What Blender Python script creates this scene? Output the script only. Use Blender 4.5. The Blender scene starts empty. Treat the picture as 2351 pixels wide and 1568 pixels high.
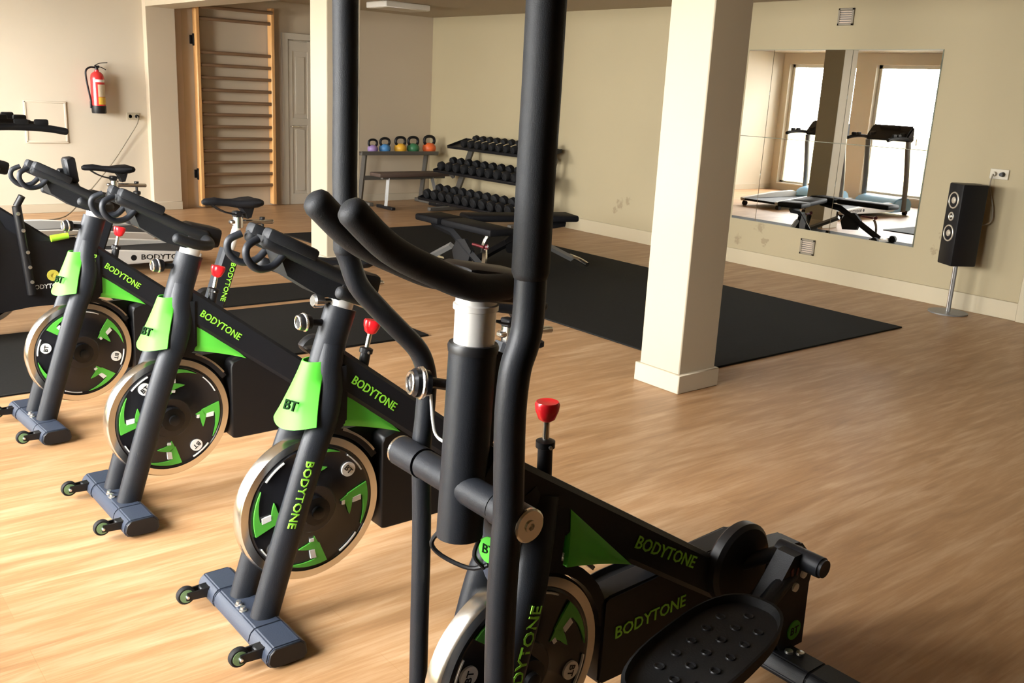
import bpy, bmesh, math, random
from mathutils import Vector, Matrix, Quaternion
PI = math.pi
random.seed(7)
SC = bpy.context.scene
COL = SC.collection

# ------------------------------------------------------------------ camera
cam_d = bpy.data.cameras.new('camera')
cam_d.sensor_fit = 'HORIZONTAL'; cam_d.sensor_width = 36.0
cam_d.lens = 2166.594 / 2351 * 36.0
cam_d.clip_start = 0.05; cam_d.clip_end = 200
cam = bpy.data.objects.new('camera', cam_d); COL.objects.link(cam)
yaw, pit, rol = -0.88186075, 0.25831273, 0.05075016
fw = Vector((math.sin(yaw)*math.cos(pit), math.cos(yaw)*math.cos(pit), -math.sin(pit)))
r0 = Vector((math.cos(yaw), -math.sin(yaw), 0)); u0 = r0.cross(fw)
rr = r0*math.cos(rol) + u0*math.sin(rol); uu = -r0*math.sin(rol) + u0*math.cos(rol)
cam.matrix_world = Matrix(((rr.x, uu.x, -fw.x, 0), (rr.y, uu.y, -fw.y, 0), (rr.z, uu.z, -fw.z, 1.6), (0, 0, 0, 1)))
SC.camera = cam

# ------------------------------------------------------------------ world, exposure
SC.view_settings.view_transform = 'Standard'
SC.view_settings.look = 'None'
SC.view_settings.gamma = 1.0
SC.view_settings.use_curve_mapping = False
SC.view_settings.exposure = 0.0
wd = bpy.data.worlds.new('overcast_sky'); SC.world = wd; wd.use_nodes = True
bg = wd.node_tree.nodes['Background']
bg.inputs[0].default_value = (0.98, 0.98, 0.97, 1)
bg.inputs[1].default_value = 63.0
SC.cycles.max_bounces = 10
SC.cycles.diffuse_bounces = 6
SC.cycles.glossy_bounces = 5
SC.cycles.transparent_max_bounces = 12
SC.cycles.use_denoising = True
SC.cycles.sample_clamp_indirect = 8.0

# windows of the window wall: x0, x1, z0, z1
WIN = [(-11.6, -10.15, 0.12, 2.36), (-9.75, -8.45, 0.12, 2.36),
       (-6.2, -4.7, 0.12, 2.36), (-4.3, -2.8, 0.12, 2.36), (-2.5, -1.5, 0.12, 2.36)]
YW = -0.40
for i, (a, b, c, d) in enumerate(WIN):
    ld = bpy.data.lights.new('window_portal', 'AREA'); ld.shape = 'RECTANGLE'
    ld.size = b-a; ld.size_y = d-c; ld.energy = 1.0
    ld.cycles.is_portal = True
    lo = bpy.data.objects.new('window_portal', ld); COL.objects.link(lo)
    lo.location = ((a+b)/2, YW-0.12, (c+d)/2); lo.rotation_euler = (PI/2, 0, 0)

# ------------------------------------------------------------------ materials
def nt(name):
    m = bpy.data.materials.new(name); m.use_nodes = True
    t = m.node_tree; p = t.nodes['Principled BSDF']
    return m, t, p
def mat(name, col, rough=0.5, metal=0.0, var=0.0, scale=30.0, bump=0.0, spec=0.5, coat=0.0):
    m, t, p = nt(name)
    p.inputs['Base Color'].default_value = (*col, 1)
    p.inputs['Roughness'].default_value = rough
    p.inputs['Metallic'].default_value = metal
    p.inputs['Specular IOR Level'].default_value = spec
    p.inputs['Coat Weight'].default_value = coat
    if var or bump:
        tc = t.nodes.new('ShaderNodeTexCoord'); nz = t.nodes.new('ShaderNodeTexNoise')
        nz.inputs['Scale'].default_value = scale; nz.inputs['Detail'].default_value = 4
        t.links.new(tc.outputs['Object'], nz.inputs['Vector'])
        if var:
            mp = t.nodes.new('ShaderNodeMapRange')
            mp.inputs['To Min'].default_value = 1-var; mp.inputs['To Max'].default_value = 1+var
            t.links.new(nz.outputs['Fac'], mp.inputs['Value'])
            mx = t.nodes.new('ShaderNodeMix'); mx.data_type = 'RGBA'; mx.blend_type = 'MULTIPLY'
            mx.inputs['Factor'].default_value = 1
            mx.inputs['A'].default_value = (*col, 1)
            t.links.new(mp.outputs['Result'], mx.inputs['B'])
            t.links.new(mx.outputs['Result'], p.inputs['Base Color'])
        if bump:
            bp = t.nodes.new('ShaderNodeBump'); bp.inputs['Strength'].default_value = bump
            bp.inputs['Distance'].default_value = 0.002
            t.links.new(nz.outputs['Fac'], bp.inputs['Height']); t.links.new(bp.outputs['Normal'], p.inputs['Normal'])
    return m

def floor_material():
    m, t, p = nt('oak_laminate')
    N = t.nodes.new; L = t.links.new
    tc = N('ShaderNodeTexCoord')
    sp = N('ShaderNodeMapping'); sp.inputs['Rotation'].default_value = (0, 0, PI/2)
    L(tc.outputs['Object'], sp.inputs['Vector'])
    br = N('ShaderNodeTexBrick'); br.offset = 0.37
    br.inputs['Color1'].default_value = (0.30, 0.30, 0.30, 1); br.inputs['Color2'].default_value = (0.7, 0.7, 0.7, 1)
    br.inputs['Mortar'].default_value = (0.2, 0.2, 0.2, 1)
    br.inputs['Scale'].default_value = 1.0; br.inputs['Mortar Size'].default_value = 0.0012
    br.inputs['Brick Width'].default_value = 1.28; br.inputs['Row Height'].default_value = 0.19
    L(sp.outputs['Vector'], br.inputs['Vector'])
    g = N('ShaderNodeMapping'); g.inputs['Scale'].default_value = (11, 1.1, 1)
    L(tc.outputs['Object'], g.inputs['Vector'])
    n1 = N('ShaderNodeTexNoise'); n1.inputs['Scale'].default_value = 1.6; n1.inputs['Detail'].default_value = 7; n1.inputs['Roughness'].default_value = 0.62
    n1.inputs['Distortion'].default_value = 0.6
    L(g.outputs['Vector'], n1.inputs['Vector'])
    g2 = N('ShaderNodeMapping'); g2.inputs['Scale'].default_value = (60, 3, 1)
    L(tc.outputs['Object'], g2.inputs['Vector'])
    n2 = N('ShaderNodeTexNoise'); n2.inputs['Scale'].default_value = 1.5; n2.inputs['Detail'].default_value = 4
    L(g2.outputs['Vector'], n2.inputs['Vector'])
    a = N('ShaderNodeMath'); a.operation = 'MULTIPLY_ADD'; a.inputs[1].default_value = 0.75
    L(n1.outputs['Fac'], a.inputs[0])
    b = N('ShaderNodeMath'); b.operation = 'MULTIPLY'; b.inputs[1].default_value = 0.25; L(n2.outputs['Fac'], b.inputs[0])
    L(b.outputs[0], a.inputs[2])
    c = N('ShaderNodeMath'); c.operation = 'MULTIPLY_ADD'; c.inputs[1].default_value = 0.16
    L(br.outputs['Color'], c.inputs[0]); L(a.outputs[0], c.inputs[2])
    cr = N('ShaderNodeValToRGB')
    e = cr.color_ramp.elements
    e[0].position = 0.36; e[0].color = (0.235, 0.125, 0.056, 1)
    e[1].position = 0.78; e[1].color = (0.46, 0.305, 0.175, 1)
    k = e.new(0.56); k.color = (0.33, 0.184, 0.084, 1)
    L(c.outputs[0], cr.inputs['Fac']); L(cr.outputs['Color'], p.inputs['Base Color'])
    p.inputs['Roughness'].default_value = 0.42
    p.inputs['Specular IOR Level'].default_value = 0.45
    bp = N('ShaderNodeBump'); bp.inputs['Strength'].default_value = 0.12; bp.inputs['Distance'].default_value = 0.001
    L(n2.outputs['Fac'], bp.inputs['Height']); L(bp.outputs['Normal'], p.inputs['Normal'])
    return m

def wall_material(name, col, spots=()):
    """painted plaster; spots are scuff marks (object-space centre, radius)"""
    m, t, p = nt(name)
    N = t.nodes.new; L = t.links.new
    tc = N('ShaderNodeTexCoord')
    nz = N('ShaderNodeTexNoise'); nz.inputs['Scale'].default_value = 0.9; nz.inputs['Detail'].default_value = 3
    L(tc.outputs['Object'], nz.inputs['Vector'])
    mp = N('ShaderNodeMapRange'); mp.inputs['To Min'].default_value = 0.94; mp.inputs['To Max'].default_value = 1.04
    L(nz.outputs['Fac'], mp.inputs['Value'])
    mx = N('ShaderNodeMix'); mx.data_type = 'RGBA'; mx.blend_type = 'MULTIPLY'; mx.inputs['Factor'].default_value = 1
    mx.inputs['A'].default_value = (*col, 1); L(mp.outputs['Result'], mx.inputs['B'])
    out = mx.outputs['Result']
    if spots:
        n3 = N('ShaderNodeTexNoise'); n3.inputs['Scale'].default_value = 26; n3.inputs['Detail'].default_value = 2
        L(tc.outputs['Object'], n3.inputs['Vector'])
    for (c, r) in spots:
        d = N('ShaderNodeVectorMath'); d.operation = 'DISTANCE'; d.inputs[1].default_value = c
        L(tc.outputs['Object'], d.inputs[0])
        ad = N('ShaderNodeMath'); ad.operation = 'MULTIPLY_ADD'; ad.inputs[1].default_value = 0.16; ad.inputs[2].default_value = -0.08
        L(n3.outputs['Fac'], ad.inputs[0])
        s = N('ShaderNodeMath'); s.operation = 'ADD'; L(d.outputs['Value'], s.inputs[0]); L(ad.outputs[0], s.inputs[1])
        rg = N('ShaderNodeMapRange'); rg.inputs['From Min'].default_value = r*0.4; rg.inputs['From Max'].default_value = r
        rg.inputs['To Min'].default_value = 0.65; rg.inputs['To Max'].default_value = 0
        L(s.outputs[0], rg.inputs['Value'])
        q = N('ShaderNodeMix'); q.data_type = 'RGBA'; q.inputs['B'].default_value = (0.22, 0.17, 0.10, 1)
        L(rg.outputs['Result'], q.inputs['Factor']); L(out, q.inputs['A']); out = q.outputs['Result']
    L(out, p.inputs['Base Color'])
    p.inputs['Roughness'].default_value = 0.7; p.inputs['Specular IOR Level'].default_value = 0.25
    n2 = N('ShaderNodeTexNoise'); n2.inputs['Scale'].default_value = 140
    L(tc.outputs['Object'], n2.inputs['Vector'])
    bp = N('ShaderNodeBump'); bp.inputs['Strength'].default_value = 0.12; bp.inputs['Distance'].default_value = 0.001
    L(n2.outputs['Fac'], bp.inputs['Height']); L(bp.outputs['Normal'], p.inputs['Normal'])
    return m

def glass_material():
    m = bpy.data.materials.new('window_glass'); m.use_nodes = True; t = m.node_tree
    t.nodes.clear(); N = t.nodes.new
    o = N('ShaderNodeOutputMaterial'); mx = N('ShaderNodeMixShader'); tr = N('ShaderNodeBsdfTransparent')
    gl = N('ShaderNodeBsdfGlossy'); gl.inputs['Roughness'].default_value = 0.02
    lw = N('ShaderNodeLayerWeight'); lw.inputs['Blend'].default_value = 0.25
    t.links.new(lw.outputs['Fresnel'], mx.inputs['Fac']); t.links.new(tr.outputs[0], mx.inputs[1]); t.links.new(gl.outputs[0], mx.inputs[2])
    t.links.new(mx.outputs[0], o.inputs[0])
    return m

def wood_material(name, c0, c1, axis_scale):
    m, t, p = nt(name); N = t.nodes.new; L = t.links.new
    tc = N('ShaderNodeTexCoord'); mp = N('ShaderNodeMapping'); mp.inputs['Scale'].default_value = axis_scale
    L(tc.outputs['Object'], mp.inputs['Vector'])
    nz = N('ShaderNodeTexNoise'); nz.inputs['Scale'].default_value = 3; nz.inputs['Detail'].default_value = 5
    L(mp.outputs['Vector'], nz.inputs['Vector'])
    cr = N('ShaderNodeValToRGB'); e = cr.color_ramp.elements
    e[0].position = 0.3; e[0].color = (*c0, 1); e[1].position = 0.7; e[1].color = (*c1, 1)
    L(nz.outputs['Fac'], cr.inputs['Fac']); L(cr.outputs['Color'], p.inputs['Base Color'])
    p.inputs['Roughness'].default_value = 0.4
    return m

SPOTS = [((-7.78, 7.93, 0.40), 0.06), ((-7.86, 7.93, 0.33), 0.045), ((-7.66, 7.93, 0.45), 0.05),
         ((-5.80, 7.93, 0.40), 0.055), ((-6.05, 7.93, 0.25), 0.05), ((-5.72, 7.93, 0.27), 0.045), ((-3.90, 7.93, 0.60), 0.05), ((-3.98, 7.93, 0.45), 0.04)]
M = dict(
    floor=floor_material(),
    wall=wall_material('cream_wall_paint', (0.60, 0.54, 0.43)),
    wall_shaded=wall_material('cream_wall_paint_shaded', (0.50, 0.42, 0.31)),  # darker wall colour: window light falling off past the pilaster, painted in
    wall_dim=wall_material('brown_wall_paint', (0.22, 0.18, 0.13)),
    wall_spots=wall_material('cream_wall_paint_shaded_scuffed', (0.36, 0.30, 0.185), SPOTS),  # scuffed cream paint, base darkened to paint in dimmer light far from windows
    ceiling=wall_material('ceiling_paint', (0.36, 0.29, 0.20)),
    pillar=wall_material('pillar_paint', (0.45, 0.388, 0.283)),
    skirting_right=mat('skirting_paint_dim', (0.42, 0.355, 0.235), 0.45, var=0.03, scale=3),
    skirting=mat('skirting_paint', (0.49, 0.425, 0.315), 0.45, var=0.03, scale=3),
    white=mat('white_paint', (0.80, 0.78, 0.72), 0.45, var=0.03, scale=5),
    door=mat('door_paint', (0.52, 0.47, 0.38), 0.5, var=0.03, scale=4),
    plastic_white=mat('white_plastic', (0.42, 0.37, 0.27), 0.4, var=0.02),
    glass=glass_material(),
    alu=mat('window_frame_paint', (0.62, 0.60, 0.52), 0.4, 0.0, var=0.03),
    frame=mat('charcoal_powder_coat', (0.0095, 0.011, 0.0145), 0.48, var=0.12, scale=400, bump=0.2, spec=0.28),
    foot=mat('foot_bar_coat', (0.026, 0.033, 0.050), 0.42, var=0.08, scale=300, bump=0.2, spec=0.4),
    black=mat('black_plastic', (0.006, 0.006, 0.007), 0.45, var=0.1, scale=80, spec=0.35),
    black_gloss=mat('black_gloss_plastic', (0.010, 0.010, 0.012), 0.25, var=0.05, scale=60),
    rubber=mat('black_rubber', (0.008, 0.008, 0.0085), 0.7, var=0.15, scale=200, bump=0.3, spec=0.25),
    foam=mat('black_foam_grip', (0.010, 0.011, 0.013), 0.6, var=0.15, scale=500, bump=0.3, spec=0.28),
    mat=mat('rubber_floor_mat', (0.0085, 0.0080, 0.0070), 0.8, var=0.25, scale=60, bump=0.3, spec=0.12),
    green=mat('lime_green_plastic', (0.075, 0.48, 0.035), 0.6, var=0.03, scale=8, spec=0.25),
    green_print=mat('lime_green_print', (0.085, 0.42, 0.045), 0.45, var=0.03, scale=8),
    panel_green=mat('lime_green_panel', (0.12, 0.66, 0.065), 0.35, var=0.03, scale=8),
    text_green=mat('yellowish_green_print', (0.27, 0.72, 0.05), 0.5, var=0.03, scale=8),
    ring_green=mat('pale_green_ring', (0.12, 0.20, 0.09), 0.5, var=0.03, scale=8),
    lime=mat('yellow_green_plastic', (0.30, 0.62, 0.03), 0.4, var=0.03),
    yellow=mat('dull_yellow_print', (0.52, 0.45, 0.06), 0.5, var=0.05),
    white_print=mat('white_print', (0.75, 0.75, 0.72), 0.5, var=0.02),
    black_print=mat('dark_print', (0.004, 0.014, 0.004), 0.85, var=0.02, spec=0.05),
    chrome=mat('chrome', (0.86, 0.85, 0.83), 0.22, 1.0, var=0.03, scale=20),
    steel=mat('brushed_steel', (0.78, 0.75, 0.68), 0.22, 1.0, var=0.06, scale=90),
    garden=wall_material('pale_yellow_render', (0.42, 0.37, 0.22)),
    silver=mat('silver_tube', (0.80, 0.78, 0.74), 0.3, 0.55, var=0.04, scale=30),
    bolt=mat('zinc_bolt', (0.75, 0.78, 0.80), 0.3, 1.0, var=0.05, scale=90),
    red=mat('red_knob_plastic', (0.75, 0.012, 0.02), 0.25, var=0.03),
    darkred=mat('dark_red_plastic', (0.10, 0.008, 0.012), 0.35, var=0.03),
    ext_red=mat('extinguisher_red', (0.55, 0.03, 0.03), 0.25, var=0.04),
    label_pale=mat('printed_label', (0.60, 0.50, 0.36), 0.5, var=0.15, scale=60),
    label_yellow=mat('yellow_label', (0.75, 0.48, 0.06), 0.5, var=0.1, scale=50),
    beech=wood_material('beech_wood', (0.56, 0.29, 0.10), (0.68, 0.38, 0.15), (8, 8, 1)),
    rung=wood_material('beech_rung_wood', (0.15, 0.088, 0.048), (0.20, 0.12, 0.065), (8, 1, 8)),
    trim_wood=mat('pinkish_batten_paint', (0.54, 0.44, 0.34), 0.5, var=0.04, scale=6),
    mirror=mat('mirror_silver', (0.93, 0.93, 0.90), 0.0, 1.0),
    mirror_edge=mat('mirror_edge', (0.18, 0.20, 0.15), 0.4, 0.3, var=0.05),
    grey=mat('light_grey_plastic', (0.52, 0.50, 0.46), 0.45, var=0.04, scale=10),
    midgrey=mat('grey_metal_paint', (0.17, 0.165, 0.155), 0.4, 0.2, var=0.05, scale=40),
    rack=mat('rack_grey_paint', (0.12, 0.11, 0.095), 0.4, 0.3, var=0.05, scale=40),
    blue=mat('pale_blue_plastic', (0.30, 0.55, 0.78), 0.4, var=0.05, scale=10),
    vinyl=mat('black_vinyl', (0.006, 0.006, 0.007), 0.6, var=0.15, scale=40, bump=0.2, spec=0.12),
    screen=mat('dark_screen', (0.03, 0.032, 0.034), 0.15, var=0.02),
    brown=mat('brown_vinyl', (0.085, 0.055, 0.042), 0.5, var=0.08, scale=30),
    kb_purple=mat('purple_vinyl', (0.26, 0.17, 0.36), 0.45, var=0.04), kb_blue=mat('blue_vinyl', (0.06, 0.20, 0.42), 0.45, var=0.04),
    kb_yellow=mat('yellow_vinyl', (0.68, 0.36, 0.03), 0.45, var=0.04), kb_green=mat('green_vinyl', (0.04, 0.17, 0.07), 0.45, var=0.04),
    kb_orange=mat('orange_vinyl', (0.72, 0.13, 0.03), 0.45, var=0.04),
    cone=mat('speaker_cone', (0.10, 0.09, 0.08), 0.5, var=0.05), pale=mat('speaker_ring', (0.70, 0.64, 0.52), 0.3, 0.6, var=0.03),
    cable=mat('grey_cable', (0.20, 0.17, 0.12), 0.5, var=0.03), pave=mat('grey_paving', (0.22, 0.21, 0.19), 0.8, var=0.1, scale=5),
)

# ------------------------------------------------------------------ mesh helpers
V = Vector
def new(): return bmesh.new()
def frame_from(n, up=None):
    n = V(n).normalized()
    up = V(up) if up is not None else (V((0, 0, 1)) if abs(n.z) < 0.9 else V((0, 1, 0)))
    u = up.cross(n).normalized(); v = n.cross(u)
    return u, v, n
def box(bm, c, s, bev=0.0, rot=None, seg=1):
    m = Matrix.Translation(c)
    if rot is not None: m = m @ (rot.to_4x4() if hasattr(rot, 'to_4x4') else rot)
    vs = bmesh.ops.create_cube(bm, size=1.0)['verts']
    for v in vs: v.co = V((v.co.x*s[0], v.co.y*s[1], v.co.z*s[2]))
    if bev:
        es = list({e for v in vs for e in v.link_edges})
        r = bmesh.ops.bevel(bm, geom=es, offset=bev, segments=seg, affect='EDGES', profile=0.5)
        vs = [v for v in r['verts']] if r['verts'] else vs
        vs = list({v for f in r['faces'] for v in f.verts} | {v for v in vs if v.is_valid})
    for v in vs: v.co = m @ v.co
def skin(bm, rings, caps=True, closed=False):
    R = [[bm.verts.new(p) for p in r] for r in rings]
    n = len(R[0]); k = len(R)
    for i in range(k if closed else k-1):
        a, b = R[i], R[(i+1) % k]
        for j in range(n):
            try: bm.faces.new((a[j], a[(j+1) % n], b[(j+1) % n], b[j]))
            except ValueError: pass
    if caps and not closed:
        bm.faces.new(R[0][::-1]); bm.faces.new(R[-1])
def smooth_path(pts, k=4):
    P = [V(p) for p in pts]
    if len(P) < 3: return P
    out = []
    for i in range(len(P)-1):
        p0 = P[max(i-1, 0)]; p1 = P[i]; p2 = P[i+1]; p3 = P[min(i+2, len(P)-1)]
        for j in range(k):
            t = j/k
            out.append(0.5*((2*p1) + (p2-p0)*t + (2*p0-5*p1+4*p2-p3)*t*t + (3*p1-p0-3*p2+p3)*t**3))
    out.append(P[-1]); return out
def tube(bm, pts, r, n=12, closed=False, oval=None, up=None, round_end=False):
    P = [V(p) for p in pts]; k = len(P)
    rad = list(r) if isinstance(r, (list, tuple)) else [r]*k
    T = []
    for i in range(k):
        a = P[(i-1) % k] if (closed or i > 0) else P[i]; b = P[(i+1) % k] if (closed or i < k-1) else P[i]
        T.append((b-a).normalized())
    u, v, _ = frame_from(T[0], up); rings = []
    for i in range(k):
        if i:
            q = T[i-1].rotation_difference(T[i]); u = q @ u; v = q @ v
        ou, ov = oval if oval else (1, 1)
        rings.append([P[i] + (u*math.cos(2*PI*j/n)*ou + v*math.sin(2*PI*j/n)*ov)*rad[i] for j in range(n)])
    if round_end and not closed:
        def dome(i, s):
            c = P[i]; out = []
            for f in (0.5, 0.87):
                out.append([c + T[i]*s*rad[i]*f*0.7 + (p-c)*math.sqrt(1-f*f) for p in rings[i]])
            return out
        d0 = dome(0, -1); d1 = dome(k-1, 1)
        rings = d0[::-1] + rings + d1
    skin(bm, rings, True, closed)
def cyl(bm, p0, p1, r0, r1=None, n=20):
    tube(bm, [p0, p1], [r0, r0 if r1 is None else r1], n)
def lathe(bm, prof, o, axis, n=24, up=None):
    u, v, w = frame_from(axis, up); o = V(o)
    rings = [[o + w*h + (u*math.cos(2*PI*j/n) + v*math.sin(2*PI*j/n))*max(r, 1e-4) for j in range(n)] for r, h in prof]
    skin(bm, rings, True)
def prism(bm, poly, o, u, v, n, t):
    """polygon (a,b) in the plane o+a*u+b*v, extruded by t along n"""
    o, u, v, n = V(o), V(u), V(v), V(n)
    A = [o+u*a+v*b for a, b in poly]
    skin(bm, [A, [p+n*t for p in A]], True)
def ellipsoid(bm, c, s, n=16):
    r = bmesh.ops.create_uvsphere(bm, u_segments=n, v_segments=n//2, radius=1.0)
    for v in r['verts']: v.co = V((v.co.x*s[0]+c[0], v.co.y*s[1]+c[1], v.co.z*s[2]+c[2]))
def finish(bm, ang=38):
    bmesh.ops.recalc_face_normals(bm, faces=bm.faces)
    ca = math.radians(ang)
    for f in bm.faces: f.smooth = True
    for e in bm.edges:
        if len(e.link_faces) == 2:
            if e.calc_face_angle(0) > ca: e.smooth = False
        else: e.smooth = False
def obj(name, bm, m, parent=None, label=None, loc=None):
    finish(bm)
    me = bpy.data.meshes.new(name); bm.to_mesh(me); bm.free()
    me.materials.append(M[m] if isinstance(m, str) else m)
    o = bpy.data.objects.new(name, me); COL.objects.link(o)
    if parent is not None: o.parent = parent
    if label: o['label'] = label
    if loc is not None: o.location = loc
    return o
def thing(name, label, cat, loc=(0, 0, 0), rotz=0.0, group=None):
    o = bpy.data.objects.new(name, None); COL.objects.link(o)
    o.empty_display_size = 0.1
    o.location = loc; o.rotation_euler = (0, 0, rotz); o['label'] = label; o['category'] = cat
    if group: o['group'] = group
    return o
def tag(o, label, cat, group=None):
    o['label'] = label; o['category'] = cat
    if group: o['group'] = group
    return o
def struct(name, bm, m, parent=None):
    o = obj(name, bm, m, parent)
    if parent is None: o['kind'] = 'structure'
    return o
def copy_tree(o, parent=None, skip=()):
    c = o.copy(); COL.objects.link(c)
    if parent is not None: c.parent = parent
    for ch in list(o.children):
        if ch.name.split('.')[0] not in skip: copy_tree(ch, c, skip)
    return c
def part(root, base):
    return [c for c in root.children if c.name.split('.')[0] == base]
FONTS = {}
def text(name, s, height, o, right, up, m, parent, stretch=1.0, length=None, bold=0.0, depth=0.002, curve_r=None, label=None):
    """raised lettering: o = lower left corner, in the parent's space"""
    cu = bpy.data.curves.new('lettering', 'FONT'); cu.body = s; cu.size = 1.0; cu.offset = bold; cu.resolution_u = 2; cu.extrude = 0.0
    t = bpy.data.objects.new('lettering', cu); COL.objects.link(t)
    dg = bpy.context.evaluated_depsgraph_get()
    me = bpy.data.meshes.new_from_object(t.evaluated_get(dg)); bpy.data.objects.remove(t); bpy.data.curves.remove(cu)
    bm = new(); bm.from_mesh(me); bpy.data.meshes.remove(me)
    xs = [v.co.x for v in bm.verts]; ys = [v.co.y for v in bm.verts]
    x0, x1, y0, y1 = min(xs), max(xs), min(ys), max(ys)
    ky = height/(y1-y0); kx = ky*stretch if length is None else length/(x1-x0)
    right, up = V(right).normalized(), V(up).normalized(); nn = right.cross(up); o = V(o)
    ex = bmesh.ops.extrude_face_region(bm, geom=bm.faces[:])
    top = {g for g in ex['geom'] if isinstance(g, bmesh.types.BMVert)}
    for v in bm.verts:
        a = (v.co.x-x0)*kx; b = (v.co.y-y0)*ky; d = depth if v in top else 0.0
        if curve_r:
            c = b-height/2; d -= curve_r - math.sqrt(max(curve_r**2-c*c, 0))
        v.co = o + right*a + up*b + nn*d
    return obj(name, bm, m, parent, label)

# ------------------------------------------------------------------ the room
XB, YR, ZC = -11.75, 7.93, 2.56
XF, XE = 2.6, 2.6
bm = new(); box(bm, ((XB+XF)/2, (YW+YR)/2, -0.05), (XF-XB+0.4, YR-YW+0.4, 0.1)); struct('floor', bm, 'floor')
bm = new(); box(bm, ((XB+XF)/2, (YW+YR)/2, ZC+0.05), (XF-XB+0.4, YR-YW+0.4, 0.1)); struct('ceiling', bm, 'ceiling')
bm = new(); box(bm, ((XB+XF)/2, YR+0.1, ZC/2), (XF-XB+0.4, 0.2, ZC)); struct('wall_right', bm, 'wall_spots')
bm = new(); box(bm, (XB-0.1, (YW+4.03)/2, ZC/2), (0.2, 4.03-YW, ZC)); struct('wall_back', bm, 'wall')
bm = new(); box(bm, (XB-0.1, (4.03+YR)/2, ZC/2), (0.2, YR-4.03, ZC)); struct('wall_back', bm, 'wall_shaded')
bm = new(); box(bm, (XF+0.1, (YW+YR)/2, ZC/2), (0.2, YR-YW, ZC)); struct('wall_front', bm, 'wall_dim')
# the window wall, with openings
bm = new(); x = XB
zlo, zhi = WIN[0][2], WIN[0][3]
for (a, b, c, d) in WIN:
    box(bm, ((x+a)/2, YW-0.12, ZC/2), (a-x, 0.24, ZC)); x = b
    box(bm, ((a+b)/2, YW-0.12, c/2), (b-a, 0.24, c)); box(bm, ((a+b)/2, YW-0.12, (d+ZC)/2), (b-a, 0.24, ZC-d))
box(bm, ((x+XF)/2, YW-0.12, ZC/2), (XF-x, 0.24, ZC))
struct('wall_left', bm, 'wall')
for i, (a, b, c, d) in enumerate(WIN):
    bm = new(); y = YW-0.14; f = 0.06
    for xx in (a+f/2, b-f/2): box(bm, (xx, y, (c+d)/2), (f, 0.07, d-c))
    for zz in (c+f/2, d-f/2): box(bm, ((a+b)/2, y, zz), (b-a, 0.07, f))
    mx = a+(b-a)*0.72
    if i != 1: box(bm, (mx, y+0.012, (c+d)/2), (0.07, 0.07, d-c-2*f))
    w = struct('window_%d' % (i+1), bm, 'alu')
    for (p, q) in (((a+f, mx-0.035), (mx+0.035, b-f)) if i != 1 else ((a+f, b-f),)):
        bm = new(); box(bm, ((p+q)/2, y, (c+d)/2), (q-p, 0.012, d-c-2*f)); obj('pane', bm, 'glass', w)
    bm = new(); box(bm, ((a+b)/2, YW-0.05, c+0.012), (b-a-0.004, 0.12, 0.024), 0.004); obj('window_sill', bm, 'white', w)
    bm = new(); box(bm, (mx-0.005, y+0.06, 1.05), (0.02, 0.03, 0.12), 0.005); obj('window_handle', bm, 'steel', w)
bm = new(); box(bm, (-4.5, -6, -0.1), (40, 10.7, 0.1)); struct('ground', bm, 'pave')
bm = new(); box(bm, (-6, -2.7, 0.50), (30, 0.2, 1.15), 0.01); struct('wall_outside', bm, 'garden')

# skirting boards
def skirt(name, x0, y0, x1, y1, nx, ny, h=0.10, t=0.018, m='skirting'):
    bm = new(); dx, dy = x1-x0, y1-y0
    c = ((x0+x1)/2+nx*t/2, (y0+y1)/2+ny*t/2, h/2)
    box(bm, c, (abs(dx) if dx else t, abs(dy) if dy else t, h), 0.004)
    struct(name, bm, m)
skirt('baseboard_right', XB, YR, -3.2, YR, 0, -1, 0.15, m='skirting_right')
skirt('baseboard_back', XB, YW, XB, 3.84, 1, 0)
skirt('baseboard_back', XB, 6.0, XB, YR, 1, 0)
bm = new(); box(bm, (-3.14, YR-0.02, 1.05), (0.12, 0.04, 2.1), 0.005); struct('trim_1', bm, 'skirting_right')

# pillars, pilaster and beam
def pillar(n, x0, x1, y0, y1):
    bm = new(); box(bm, ((x0+x1)/2, (y0+y1)/2, ZC/2), (x1-x0, y1-y0, ZC), 0.006)
    p = struct('pillar', bm, 'pillar')
    t = 0.02
    bm = new()
    box(bm, ((x0+x1)/2, (y0+y1)/2, 0.055), (x1-x0+2*t, y1-y0+2*t, 0.11), 0.005)
    obj('baseboard', bm, 'skirting', p)
pillar(1, -7.73, -7.43, 3.95, 4.27)
pillar(2, -3.634, -3.331, 3.97, 4.28)
bm = new(); box(bm, (XB+0.06, 4.03, ZC/2), (0.12, 0.34, ZC), 0.004); struct('pilaster', bm, 'wall_shaded')
bm = new(); box(bm, (XB+0.13, 4.03, 0.05), (0.02, 0.34, 0.1), 0.004); struct('baseboard_pilaster', bm, 'skirting')
bm = new()
prism(bm, [(XB, 3.86), (-7.73, 3.93), (2.6, 3.95), (2.6, 4.30), (-7.43, 4.29), (XB, 4.2)], (0, 0, 2.345), (1, 0, 0), (0, 1, 0), (0, 0, 1), ZC-2.345)
struct('ceiling_beam', bm, 'pillar')

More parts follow.
